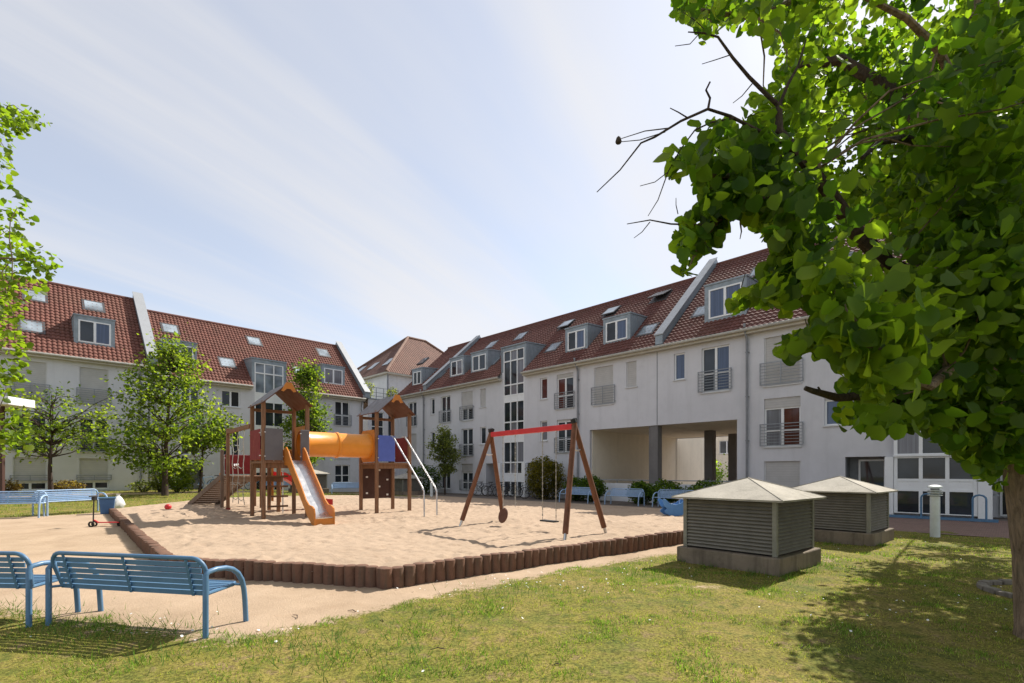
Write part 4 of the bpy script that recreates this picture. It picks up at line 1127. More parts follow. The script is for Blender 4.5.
for sgn, P in ((-1, pA), (1, pB)):
    L = (P-so).length; m = MB(); n = 28
    for i in range(n): m.tube([(sgn*.22, 0, .02 + (P.z-so.z)*i/n), (sgn*.22, 0, .02 + (P.z-so.z)*(i+.9)/n)], .013 if i % 2 else .008, 5)
    m.build('chain', M['chain'], s1)
    h = MB(); h.tube([(sgn*.22, 0, P.z-so.z-.02), (sgn*.22, 0, P.z-so.z+.10)], .022, 6); h.build('hanger', M['steel'], s1)
k3, k4 = .17, .33
pC, pD = TA + d*k3 - Vector((0, 0, .09)), TA + d*k4 - Vector((0, 0, .09))
so2 = Vector((pC.x, pC.y, .48))
s2 = thing('hanging_swing', 'dark swing seat dangling on edge from one chain with the other chain loose', 'swing seat', so2, 0, 'seats hanging from the swing')
m = MB(); m.lathe([(.0, -.02), (.19, -.02), (.205, 0), (.19, .02), (.0, .02)], 22); seat = m.build('seat', M['rubber2'] if 'rubber2' in M else M['brown_under'], s2, smooth=True)
seat.rotation_euler = (math.radians(76), 0, math.radians(-58)); seat.scale = (1, 1, 1.2)
m = MB(); n = 26; top = pC.z - so2.z
for i in range(n): m.tube([(0, 0, .17 + (top-.17)*i/n), (0, 0, .17 + (top-.17)*(i+.9)/n)], .013 if i % 2 else .008, 5)
m.build('chain', M['chain'], s2)
m = MB(); e = pD - so2
for i in range(n): m.tube([(e.x, e.y, .24 + (top-.24)*i/n), (e.x, e.y, .24 + (top-.24)*(i+.9)/n)], .013 if i % 2 else .008, 5)
m.build('chain', M['chain'], s2)
m = MB()
for q in (Vector((0, 0, top)), e): m.tube([(q.x, q.y, top-.02), (q.x, q.y, top+.10)], .022, 6)
m.build('hanger', M['steel'], s2)

# ------------------------------------------------------------------ benches
def arc(c, r, a0, a1, n): return [(c[0]+r*math.cos(a), c[1]+r*math.sin(a)) for a in np.linspace(a0, a1, n)]
def make_bench(label, loc, rz, mat='blue', L=1.78, group='blue metal slat benches'):
    t = thing('bench', label, 'bench', loc, rz, group); mt = M[mat]; h = L/2
    for s in (-1, 1):
        x = s*(h+.045)
        m = MB()      # back leg rises, arm bends over and down to the front leg
        path = [(-.25, -.04), (-.25, .615), (-.225, .645), (-.12, .655), (0.0, .645), (.09, .615), (.165, .56), (.22, .48), (.25, .38), (.265, .26), (.285, -.04)]
        m.tube([(x, p[0], p[1]) for p in path], .026, 10); e = m.build('end_frame', mt, t, smooth=True)
        b = MB(); b.tube([(x, -.25, .425), (x-s*.075, -.165, .425), (x-s*.075, .20, .435), (x, .262, .42)], .014, 6); b.build('bracket', mt, e, smooth=True)
    # backrest
    yb = lambda z: -.155 - (z-.40)*.26
    m = MB(); r = .12; c = []
    z0, z1 = .41, .778
    c = [(-h+.02, z0+.02), (-h-.02+.0, z1-r)] + [(-h-.02+r-r*math.cos(a), z1-r+r*math.sin(a)) for a in np.linspace(.3, PI/2, 5)] + [(h+.02-r+r*math.sin(a), z1-r+r*math.cos(a)) for a in np.linspace(0, PI/2-.3, 5)] + [(h+.02, z1-r), (h-.02, z0+.02)]
    m.tube([(x, yb(z), z) for x, z in c], .021, 10)
    for i in range(6):
        z = .425 + i*.0575; m.bar((-h+.03, yb(z), z), (h-.03, yb(z), z), .012, .045)
    for x in (-h*.82, 0, h*.82): m.bar((x, yb(.41)-.02, .40), (x, yb(.76)-.02, .76), .03, .008, up=(0, 1, 0))
    m.build('backrest', mt, t, smooth=True)
    m = MB()
    zs = lambda y: .435 + (y-.0)*.06 - .12*max(0, y-.17)
    for i in range(8):
        y = -.15 + i*.052; m.bar((-h+.03, y, zs(y)), (h-.03, y, zs(y)), .036, .012)
    for x in (-h*.82, 0, h*.82): m.bar((x, -.17, zs(-.17)-.014), (x, .24, zs(.24)-.014), .03, .008)
    m.tube([(-h+.02, -.17, .42), (-h+.01, .16, .44), (-h+.06, .245, .44), (h-.06, .245, .44), (h-.01, .16, .44), (h-.02, -.17, .42)], .019, 8)
    m.build('seat', mt, t, smooth=True)
    return t
def gpt(px, py, z=0.):
    Y = (CAM_H - z)*FOC/(py-HOR); return ((px-512)/FOC*Y, Y, z)
big = make_bench('large pale blue slat bench in the foreground, seen whole from behind', (-3.77, 5.17, 0), math.radians(-11.5))
dup(big, (-5.79, 5.36, 0), math.radians(-4), 'pale blue bench cut off by the left edge, beside the large foreground bench')
pale = make_bench('sunlit blue bench facing the camera with the blue litter box at its end', (-14.6, 16.6, 0), math.radians(-108), 'blue_pale')
def bench_at(x, y, rz, label): return dup(pale, (x, y, float(gz(x, y))), rz, label)
pale.location.z = float(gz(-14.55, 16.6))

bench_at(-15.35, 15.1, math.radians(-158), 'sunlit blue bench cut off by the left edge, in front of the reddish shrub')
x, y = uv2xy(16.2, 21.0); bench_at(x, y, math.radians(135), 'shaded blue bench partly behind the right leg of the swing')
x, y = uv2xy(13.3, 21.0); bench_at(x, y, math.radians(135), 'shaded blue bench standing free between the swing and the blue rocking toy')
x, y = uv2xy(10.7, 21.0); bench_at(x, y, math.radians(135), 'shaded blue bench behind the blue rocking toy')
bench_at(-10.9, 33.0, math.radians(180+22), 'small distant blue bench under the orange tunnel')
bench_at(-15.4, 32.8, math.radians(200), 'small distant blue bench below the red slide')

# ------------------------------------------------------------------ louvred ventilation housings
def vent(label, loc, rz, half=.875):
    t = thing('ventilation_housing', label, 'ventilation box', loc, rz, 'louvred ventilation housings')
    h = half; m = MB(); m.box(-h, h, -h, h, -.15, .275); m.build('concrete_base', M['concrete'], t, bevel=.02)
    k = h*.90
    m = MB(); m.box(-k+.08, k-.08, -k+.08, k-.08, .28, 1.12); m.build('core', M['black'], t)
    for i, a in enumerate((0, PI/2, PI, 3*PI/2)):
        R = Matrix.Rotation(a, 4, 'Z'); m = MB(); n = 14
        for j in range(n):
            z = .31 + j*.058
            V = [R @ Vector(p) for p in ((-k+.07, -k-.0, z), (k-.07, -k-.0, z), (k-.07, -k+.055, z+.05), (-k+.07, -k+.055, z+.05), (-k+.07, -k+.004, z-.006), (k-.07, -k+.004, z-.006), (k-.07, -k+.06, z+.044), (-k+.07, -k+.06, z+.044))]
            m.add(V, [(0, 1, 2, 3), (7, 6, 5, 4), (0, 4, 5, 1), (3, 2, 6, 7), (0, 3, 7, 4), (1, 5, 6, 2)])
        m.build('louvre_panel', M['louvre'], t)
        m = MB(); c = R @ Vector((k-.03, -k+.03, 0)); m.box(c.x-.035, c.x+.035, c.y-.035, c.y+.035, .276, 1.13); m.build('corner_post', M['louvre_post'], t, bevel=.006)
    r = h*1.07; ze, za = 1.135, 1.50; m = MB()
    m.add([(-r, -r, ze), (r, -r, ze), (r, r, ze), (-r, r, ze), (-r, -r, ze+.03), (r, -r, ze+.03), (r, r, ze+.03), (-r, r, ze+.03), (0, 0, za)],
          [(3, 2, 1, 0), (0, 1, 5, 4), (1, 2, 6, 5), (2, 3, 7, 6), (3, 0, 4, 7), (4, 5, 8), (5, 6, 8), (6, 7, 8), (7, 4, 8)])
    rf = m.build('roof', M['vent_roof'], t)
    s = MB()
    for sx, sy in ((1, 1), (1, -1), (-1, 1), (-1, -1)): s.tube([(sx*r*.995, sy*r*.995, ze+.033), (0, 0, za+.004)], .008, 5)
    s.build('hip_seam', M['vent_roof'], rf)
    return t
v1 = vent('large louvred metal box with pyramid roof on stained concrete in the right foreground', (4.17, 8.83, 0), math.radians(-50+0.5))
dup(v1, (7.80, 11.9, 0), math.radians(-49), 'louvred box with pyramid roof just behind the largest one, half hidden by it')
dup(v1, (-7.45, 35.2, 0), math.radians(-45), 'distant louvred box seen behind the steel bars of the right-hand tower', scale=1.0)
dup(v1, (-13.5, 33.2, float(gz(-13.5, 33.2))), math.radians(-45), 'distant louvred box seen behind the steel slide', scale=1.1)

# ------------------------------------------------------------------ bollard lamps, racks, toy, bin, scooter, ball
def lamp(label, loc):
    t = thing('bollard_lamp', label, 'lamp', loc, 0, 'white bollard lamps')
    m = MB(); m.lathe([(.10, -.05), (.10, .9), (.10, 1.0)], 20); m.build('post', M['white_post'], t, smooth=True)
    m = MB()
    for i in range(3): m.lathe([(.145, 1.02+i*.055), (.15, 1.035+i*.055), (.10, 1.05+i*.055)], 20)
    m.lathe([(.15, 1.2), (.14, 1.25), (.06, 1.28)], 20); m.build('lamp_head', M['white_post'], t, smooth=True)
    m = MB(); m.lathe([(.085, 1.0), (.085, 1.21)], 16); m.build('lens', M['pipe'], t, smooth=True)
    return t
b1 = lamp('pale round bollard lamp on the lawn in front of the glazed entrance', gpt(935, 537))
x, y, _ = gpt(431.5, 496.5); dup(b1, (x, y, 0), 0, 'distant pale bollard lamp beside the slim olive green tree', scale=.95)

x, y = uv2xy(2.2, 22.0); rk = thing('bike_rack', 'blue tubular bicycle rack before the white glazed entrance', 'bike rack', (x, y, 0), RZ_R)
for k in (-1.35, 0, 1.3):
    m = MB(); m.tube([(k, -.0, 0), (k, 0, .72)] + [(k+.16-.16*math.cos(a), 0, .72+.14*math.sin(a)) for a in np.linspace(.4, PI-.4, 5)] + [(k+.32, 0, .72), (k+.32, 0, 0)], .028, 8); m.build('hoop', M['blue'], rk, smooth=True)
m = MB(); m.box(-1.5, 1.9, -.28, -.22, .02, .08); m.box(-1.5, 1.9, .22, .28, .02, .08)
for k in (-1.35, -1.03, 0, .32, 1.3, 1.62): m.box(k-.03, k+.03, -.22, .22, .02, .07)
m.build('base_rail', M['blue'], rk)

p = gpt(673, 515.5, .17); toy = thing('rocking_toy', 'blue rocking toy with curved boat-shaped sides standing in the shaded sand', 'rocking toy', (p[0], p[1], sand_z(p[0], p[1])), math.radians(8))
side = [(-.42, .46), (-.46, .52), (-.40, .58), (-.33, .55), (-.2, .43), (0, .38), (.2, .43), (.36, .56), (.44, .56), (.45, .46), (.38, .34), (.28, .25), (.36, .20), (.37, .13), (.22, .03), (0, 0), (-.22, .03), (-.37, .13), (-.36, .20), (-.28, .25), (-.38, .34)]
for s in (-1, 1):
    m = MB(); m.prism(side, s*.17-.018, s*.17+.018, 'y'); m.build('side_panel', M['blue_toy'], toy, bevel=.008)
m = MB(); m.box(-.26, .26, -.15, .15, .30, .34); m.build('seat', M['blue_toy'], toy)
m = MB(); m.tube([(.22, -.26, .56), (.22, .26, .56)], .016, 8); m.bar((.22, 0, .34), (.22, 0, .56), .03); m.build('handlebar', M['steel'], toy)
m = MB(); m.box(-.2, .2, -.15, .15, .10, .14); m.build('foot_rest', M['blue_toy'], toy)

p = gpt(107, 512.5, .25); bx = thing('litter_box', 'dark blue litter box beside the sunlit far bench', 'bin', (p[0], p[1], float(gz(p[0], p[1]))), math.radians(40))
m = MB(); m.prism([(-.17, 0), (.17, 0), (.21, .5), (-.21, .5)], -.17, .17, 'y'); m.build('box', M['blue_bin'] if 'blue_bin' in M else painted('dark_blue_plastic', (.06, .14, .30), .5, .15, 5), bx, bevel=.02)
m = MB(); m.box(-.23, .23, -.19, .19, .5, .55); m.build('rim', M['blue'], bx, bevel=.01)
p = gpt(116.5, 508.5, .25)
def bag(m):
    n = 12; prof = [(.02, 0), (.20, .03), (.24, .15), (.20, .30), (.10, .42), (.04, .48), (.07, .54)]
    for r, z in prof:
        for j in range(n):
            a = 2*PI*j/n; q = r*(1+.25*noise.noise((math.cos(a)*2, math.sin(a)*2, z*6))); m.v.append((q*math.cos(a)+.12*z, q*math.sin(a), z))
    for i in range(len(prof)-1):
        for j in range(n): m.f.append((i*n+j, i*n+(j+1) % n, (i+1)*n+(j+1) % n, (i+1)*n+j)); m.mi.append(0)
m = MB(); bag(m); o = m.build('bag', M['white_hold'], smooth=True); o.location = (p[0], p[1], float(gz(p[0], p[1]))); tag(o, 'crumpled white bag leaning on the corner of the palisade', 'bag')

p = gpt(94, 527.5, .12); sc = thing('kick_scooter', 'red kick scooter with a black upright parked on the sandy path', 'scooter', (p[0], p[1], float(gz(p[0], p[1]))), math.radians(4))
m = MB(); m.box(.10, .66, -.05, .05, .09, .115); m.bar((.12, 0, .10), (0, 0, .17), .04, .03); m.build('deck', M['red_bright'], sc, bevel=.008)
m = MB(); m.tube([(-.02, 0, .12), (-.0, 0, .80)], .016, 8); m.build('upright', M['black'], sc)
m = MB(); m.tube([(0, -.16, .80), (0, .16, .80)], .016, 8); m.box(-.03, .05, -.05, .05, .70, .78); m.build('handlebar', M['black'], sc)
for x, y in ((-.03, -.055), (-.03, .055), (.66, 0)):
    m = MB(); m.tube([(x+.06*math.cos(a), y, .06+.06*math.sin(a)) for a in np.linspace(0, 2*PI, 14, endpoint=False)], .022, 6, closed=True); m.build('wheel', M['rubber'], sc, smooth=True)

p = gpt(168, 509, .3); m = MB()
n = 14
m.lathe([(.0, .0), (.09, .01), (.15, .08), (.165, .16), (.15, .24), (.09, .31), (.0, .33)], 18); m.v = [(x*.66, y*.66, z*.6) for x, y, z in m.v]
o = m.build('ball', M['red_bright'], smooth=True); o.location = (p[0], p[1], sand_z(p[0], p[1])-.01); tag(o, 'bright red ball lying on the sand', 'ball')

# old kerb ring round the foot of the tree on the right
m = MB(); R0, R1 = .55, .66
for i in range(20):
    a0, a1 = 2*PI*i/20+.02, 2*PI*(i+1)/20-.02
    m.prism([(R0*math.cos(a0), R0*math.sin(a0)), (R1*math.cos(a0), R1*math.sin(a0)), (R1*math.cos(a1), R1*math.sin(a1)), (R0*math.cos(a1), R0*math.sin(a1))], -.05, .055+random.uniform(-.01, .01), 'z')
o = m.build('tree_ring', M['kerb'], bevel=.01); o.location = (6.98, 6.55, 0); tag(o, 'round stone kerb ring in the lawn beside the big tree trunk', 'kerb ring')

# flat white canopy on a dark post at the left edge
x, y = -20.45, 20.0; t = thing('post_canopy', 'white flat canopy on a dark post at the left edge among leaves', 'canopy', (x, y, float(gz(x, y))), math.radians(4))
m = MB(); m.box(-2.2, .80, -.6, .6, 3.90, 4.22); m.build('canopy', M['white_render'], t, bevel=.02)
m = MB(); m.box(-.02, .11, -.06, .06, -.1, 3.90); m.build('post', M['climb'], t)

# ------------------------------------------------------------------ bicycles
def make_bike(label, loc, rz, col):
    t = thing('bicycle', label, 'bicycle', loc, rz, 'bicycles parked by the house walls'); r = .33
    for x in (-.52, .52):
        m = MB(); m.tube([(x+r*math.cos(a), 0, r+.01+r*math.sin(a)) for a in np.linspace(0, 2*PI, 22, endpoint=False)], .02, 6, closed=True); w = m.build('wheel', M['rubber'], t, smooth=True)
        s = MB()
        for a in np.linspace(0, PI, 8, endpoint=False): s.tube([(x-r*.96*math.cos(a), 0, r+.01-r*.96*math.sin(a)), (x+r*.96*math.cos(a), 0, r+.01+r*.96*math.sin(a))], .003, 3, caps=False)
        s.tube([(x, -.05, r+.01), (x, .05, r+.01)], .02, 6); s.build('spokes', M['steel'], w)
    m = MB(); BB, ST, HT, HB, RA, FA = (-.08, 0, .30), (-.22, 0, .78), (.36, 0, .84), (.40, 0, .68), (-.52, 0, .34), (.52, 0, .34)
    for a, b in ((BB, ST), (ST, HT), (BB, HB), (HT, HB), (BB, RA), (ST, RA)): m.tube([a, b], .018, 6)
    m.tube([HB, FA], .015, 6); m.build('frame', M[col], t)
    m = MB(); m.tube([HT, (.33, 0, .96)], .014, 6); m.tube([(.22, -.28, .98), (.33, -.12, .98), (.33, .12, .98), (.22, .28, .98)], .014, 6); m.build('handlebar', M['steel'], t)
    m = MB(); m.tube([ST, (-.25, 0, .90)], .014, 6); m.prism([(-.42, -.08), (-.42, .08), (-.2, .03), (-.12, .015), (-.12, -.015), (-.2, -.03)], .90, .95, 'z'); m.build('saddle', M['black'], t)
    m = MB(); m.lathe([(.08, -.01), (.08, .01)], 12); m.v = [(x-.08, z-.05, y+.30) for x, y, z in m.v]; m.tube([(-.08, -.1, .30), (-.02, -.1, .16)], .012, 5); m.build('crank', M['steel'], t)
    return t
BK = make_bike('black bicycle with a pale saddle leaning near the slim tree end of the row', (0, 0, 0), 0, 'black')
x, y = uv2xy(25.9, 22.7); BK.location = (x, y, 0); BK.rotation_euler.z = RZ_R + .15
lab = [(25.0, 22.4, 'dark bicycle standing second in the row, before the left entrance pier', .5), (24.1, 22.5, 'dark bicycle in front of the tall stair window', 1.1), (23.3, 22.6, 'dark bicycle turned end-on below the tall stair window', 1.3),
       (22.4, 22.3, 'dark bicycle just left of the round dark bush', .2), (21.3, 22.5, 'dark bicycle leaning against the left side of the round dark bush', .35), (20.4, 22.2, 'dark bicycle before the round dark bush', 1.0), (19.4, 22.1, 'dark bicycle nearest the blue benches in the row', .1)]
for u, v, l, a in lab:
    x, y = uv2xy(u, v); dup(BK, (x, y, 0), RZ_R + a, l)
BK2 = make_bike('blue bicycle leaning by the thin tree at the left house', (0, 0, 0), 0, 'blue')
x, y = uv2xy(36.0, 8.7); BK2.location = (x, y, float(gz(x, y))); BK2.rotation_euler.z = RZ_L + .2
for u, v, l, a in ((36.1, 9.6, 'blue bicycle second from the thin tree at the left house', -.1), (35.9, 10.7, 'blue bicycle seen through the posts of the climbing frame', .15), (36.0, 11.5, 'blue bicycle farthest right at the left house wall', .0)):
    x, y = uv2xy(u, v); dup(BK2, (x, y, float(gz(x, y))), RZ_L + a, l)
# ------------------------------------------------------------------ foliage
def leaf_shapes(detail):
    if detail == 2:      # heart-shaped leaf, folded along its rib, tip bent
        P = [(0, 0, 0), (-.32, -.10, .05), (-.55, .20, .12), (-.50, .56, .10), (-.27, .83, -.01), (0, 1.0, -.14), (.27, .83, -.01), (.50, .56, .10), (.55, .20, .12), (.32, -.10, .05), (0, .45, -.03)]
        F = [(0, 1, 2, 10), (10, 2, 3, 4), (10, 4, 5, 6), (10, 6, 7, 8), (0, 10, 8, 9)]
    elif detail == 1:
        P = [(0, 0, 0), (-.42, .35, .1), (0, 1, -.05), (.42, .35, .1)]
        F = [(0, 1, 2, 3)]
    return np.array(P), np.array(F)
def scatter_leaves(pts, size, g, detail=1, droop=.5, tint=((.06, .11, .02), (.12, .17, .03)), svar=.4, clump=None):
    """leaves at pts (n,3): random orientation, tip hanging by droop"""
    P, F = leaf_shapes(detail); n = len(pts); k = len(P)
    az = g.uniform(0, 2*PI, n); pitch = g.normal(-droop*1.0, .55, n); roll = g.normal(0, .7, n)
    s = size*g.uniform(1-svar, 1+svar, n)
    ca, sa, cp, sp, cr, sr = np.cos(az), np.sin(az), np.cos(pitch), np.sin(pitch), np.cos(roll), np.sin(roll)
    yv = np.stack([ca*cp, sa*cp, sp], 1)
    side = np.stack([-sa, ca, np.zeros(n)], 1); up = np.cross(side, yv)*-1
    xv = side*cr[:, None] + up*sr[:, None]; zv = np.cross(xv, yv)
    wv = g.uniform(.72, 1.2, n)
    V = pts[:, None, :] + s[:, None, None]*(P[None, :, 0:1]*wv[:, None, None]*xv[:, None, :] + P[None, :, 1:2]*yv[:, None, :] + P[None, :, 2:3]*zv[:, None, :])
    FF = (F[None, :, :] + (np.arange(n)*k)[:, None, None]).reshape(-1, F.shape[1])
    t = g.random(n)[:, None] if clump is None else np.clip(clump + g.normal(0, .18, n), 0, 1)[:, None]
    c = np.array(tint[0])*(1-t) + np.array(tint[1])*t
    c = c*g.uniform(.75, 1.25, n)[:, None]
    return V.reshape(-1, 3), FF, np.repeat(c, k, 0)

def curve_pts(a, b, g, n=7, sag=0., wob=.12):
    a, b = np.array(a), np.array(b); L = np.linalg.norm(b-a); out = []
    w1, w2 = g.normal(0, wob*L*.5, 3), g.normal(0, wob*L*.35, 3)
    for i in range(n):
        t = i/(n-1); p = a + (b-a)*t + w1*math.sin(PI*t) + w2*math.sin(2*PI*t); p[2] += sag*L*math.sin(PI*t)*.5
        out.append(tuple(p))
    return out

def mid_tree(label, base, h, crown_r, crown_h, nclump, per, lsize, seed, trunk_r=.09, lean=(0, 0), z0=None, tint=((.05, .10, .015), (.13, .19, .03)), name='tree', shape='round', clump_r=.55, bare=0, mat='bark_dark'):
    g = np.random.default_rng(seed); base = np.array(base, float)
    t = thing(name, label, 'tree', tuple(base), 0, 'trees of the courtyard')
    top = np.array([lean[0], lean[1], h*.93]); z0 = z0 if z0 is not None else h - crown_h
    tr = MB(); tp = curve_pts((0, 0, -.1), top, g, 9, wob=.03); tr.tube(tp, [trunk_r*(1.25 if i == 0 else 1)*(1-.85*i/8) for i in range(9)], 9)
    cl = []
    c0 = np.array([lean[0]*.6, lean[1]*.6, z0 + crown_h/2])
    while len(cl) < nclump:
        d = g.normal(size=3); d /= np.linalg.norm(d); r = g.random()**.4
        if shape == 'cone': zz = g.random(); rr = min((1-zz)**.62, .55 + zz*2.2)*math.sqrt(g.random())*.98 + .03; a = g.uniform(0, 2*PI); p = np.array([math.cos(a)*rr*crown_r, math.sin(a)*rr*crown_r, (zz-.5)*crown_h]) + c0
        else: p = c0 + d*r*np.array([crown_r, crown_r, crown_h/2])
        q = noise.noise(tuple(p*.55 + seed))
        if q < -.22 and len(cl) > 3: continue
        cl.append(p)
    V = []; F = []; C = []; o = 0
    for i, p in enumerate(cl):
        k = min(7, max(2, int((p[2]-.35*np.hypot(p[0], p[1]))/h*9))); a = tp[k]
        tr.tube(curve_pts(a, p, g, 5, .12, .1), [trunk_r*.32*(1-.2*j) for j in range(5)], 5)
        n = max(4, int(per*g.uniform(.5, 1.4))); cr = clump_r*g.uniform(.6, 1.25)
        pts = p + g.normal(size=(n, 3))*cr*np.array([.55, .55, .38])
        v, f, c = scatter_leaves(pts, lsize, g, 1, .35, tint, clump=np.full(n, np.clip(g.normal(.5, .3), 0, 1)))
        V.append(v); F.append(f+o); C.append(c); o += len(v)
    for i in range(bare):
        a = g.uniform(0, 2*PI); p = c0 + np.array([math.cos(a)*crown_r*1.05, math.sin(a)*crown_r*1.05, g.uniform(.1, .55)*crown_h]); tr.tube(curve_pts(tp[5], p, g, 6, .2), [trunk_r*.3*(1-.16*j) for j in range(6)], 5)
        pts = np.array(curve_pts(tp[5], p, g, 16, .2))[6:]; pts = np.repeat(pts, 3, 0) + g.normal(0, .06, (30, 3)); v, f, c = scatter_leaves(pts, lsize*.8, g, 1, .2, tint); V.append(v); F.append(f+o); C.append(c); o += len(v)
    tr.build('trunk', M[mat], t, smooth=True)
    raw_mesh('crown', np.concatenate(V), np.concatenate(F), M['leaf'], t, np.concatenate(C))
    return t

def shrub(label, base, rx, ry, rz_, n, lsize, seed, tint, name='shrub', cat='shrub', group='shrubs along the house walls', fill=.55):
    g = np.random.default_rng(seed); t = thing(name, label, cat, base, 0, group)
    d = g.normal(size=(n, 3)); d /= np.linalg.norm(d, axis=1)[:, None]; r = (fill + (1-fill)*g.random(n))
    p = d*r[:, None]
    w = np.array([1 + .28*noise.noise(tuple(q*1.8 + seed)) + .15*noise.noise(tuple(q*5.)) for q in d]); p *= w[:, None]
    pts = p*np.array([rx, ry, rz_*.5]) + np.array([0, 0, rz_*.5]); pts[:, 2] = np.maximum(pts[:, 2], .02)
    cl = np.array([.5 + .9*noise.noise(tuple(q*3.)) for q in pts])
    v, f, c = scatter_leaves(pts, lsize, g, 1, .1, tint, clump=cl)
    raw_mesh('foliage', v, f, M['leaf'], t, c)
    m = MB()
    for i in range(7):
        a = 2*PI*i/7; m.tube([(.05*math.cos(a), .05*math.sin(a), -.05), (rx*.4*math.cos(a), ry*.4*math.sin(a), rz_*.4), (rx*.7*math.cos(a), ry*.7*math.sin(a), rz_*.7)], [.025, .018, .008], 5)
    m.build('stem', M['bark_dark'], t)
    return t
def G(x, y): return (x, y, float(gz(x, y)))
GREEN = ((.034, .068, .014), (.10, .138, .032)); DARK = ((.018, .04, .012), (.05, .09, .02)); OLIVE = ((.05, .07, .035), (.12, .145, .07)); RED = ((.06, .042, .026), (.12, .10, .055))
x, y = uv2xy(31.0, 5.6); mid_tree('bushy fresh green tree left of the climbing frame, the fullest of the left trees', G(x, y), 7.9, 3.1, 6.4, 125, 60, .16, 31, .14, (.3, 0), tint=GREEN, shape='cone', clump_r=.72)
x, y = uv2xy(33.0, 7.6); mid_tree('slender green tree with a thin dark trunk just left of the ramp', G(x, y), 5.3, 1.75, 3.4, 50, 65, .16, 32, .075, (.2, 0), tint=GREEN, clump_r=.6)
x, y = uv2xy(34.0, 1.4); mid_tree('spreading airy tree with a dark trunk behind the sunlit benches', G(x, y), 5.4, 2.9, 3.5, 52, 50, .15, 33, .11, tint=GREEN, clump_r=.6, bare=9)
x, y = uv2xy(33.6, 14.1); mid_tree('narrow pointed green tree behind the first roofed tower', G(x, y), 8.6, 1.7, 6.6, 95, 70, .17, 34, .10, tint=GREEN, shape='cone', clump_r=.6)
x, y = uv2xy(28.3, 21.6); mid_tree('slim olive green tree in front of the far right house', G(x, y), 4.9, 1.05, 4.0, 70, 70, .13, 35, .06, tint=OLIVE, clump_r=.42)
x, y = uv2xy(19.6, 43.0); mid_tree('sunlit green tree glimpsed through the covered passage', (x, y, 0), 3.2, 2.2, 3.1, 60, 40, .2, 36, .1, tint=((.08, .15, .02), (.17, .25, .04)), clump_r=.7)

x, y = uv2xy(19.4, 22.2); shrub('round dark reddish green bush at the right of the bicycles', (x, y, 0), 1.15, 1.15, 2.5, 6500, .10, 41, ((.03, .034, .010), (.12, .11, .025)))
for i, (u, v, r, h, l) in enumerate(((17.2, 22.3, .95, 1.35, 'dark green bush behind the blue bench at the swing leg'), (16.0, 22.2, .9, 1.5, 'dark green bush left of the parapet wall'), (13.2, 22.4, .8, 1.15, 'dark green bush behind the free-standing shaded bench'), (11.9, 22.4, 1.1, 1.25, 'wide green bush below the grey passage column'), (9.9, 22.5, 1.3, 1.2, 'wide dark green bush behind the largest louvred box'))):
    x, y = uv2xy(u, v); shrub(l, (x, y, 0), r*.8, r*.8, h, 2600, .10, 42+i, ((.022, .05, .012), (.07, .115, .022)))
x, y = uv2xy(31.2, 21.9); shrub('dark bush behind the distant louvred box by the right-hand tower', (x, y, 0), 1.4, 1.2, 2.2, 2600, .12, 48, DARK)
x, y = uv2xy(33.9, 6.7); shrub('clipped round green shrub under the thin tree', G(x, y), .95, .95, 1.75, 3400, .10, 49, ((.05, .09, .015), (.12, .16, .03)))
x, y = uv2xy(34.6, 6.0); shrub('tall narrow brownish shrub behind the bushy tree trunk', G(x, y), .5, .5, 1.9, 1200, .10, 50, OLIVE)
x, y = uv2xy(34.5, -.3); shrub('low reddish brown shrub at the left edge before the basement windows', G(x, y), .7, .7, .78, 1500, .09, 51, RED)
x, y = uv2xy(34.9, 2.02); shrub('low reddish brown shrub beside the dark tree trunk', G(x, y), .7, .7, .72, 1500, .09, 52, RED)
x, y = uv2xy(35.0, 5.3); shrub('small sparse grey green shrub by the downpipe', G(x, y), .8, .6, .7, 600, .10, 53, OLIVE)
for i, (xx, yy, h, l) in enumerate(((20.9, .55, 1.6, 'potted olive green plant at the left of the roof terrace'), (23.2, .5, 1.3, 'potted green plant at the right of the roof terrace'))):
    w = O_L + Vector((math.cos(RZ_L)*xx - math.sin(RZ_L)*yy, math.sin(RZ_L)*xx + math.cos(RZ_L)*yy, 7.605)); t = shrub(l, tuple(w), .6, .5, h, 500, .12, 60+i, OLIVE, 'potted_plant', 'potted plant', 'plants on the roof terrace')
    m = MB(); m.lathe([(.18, 0), (.25, .35), (.22, .35)], 12); m.build('pot', M['pipe'], t)

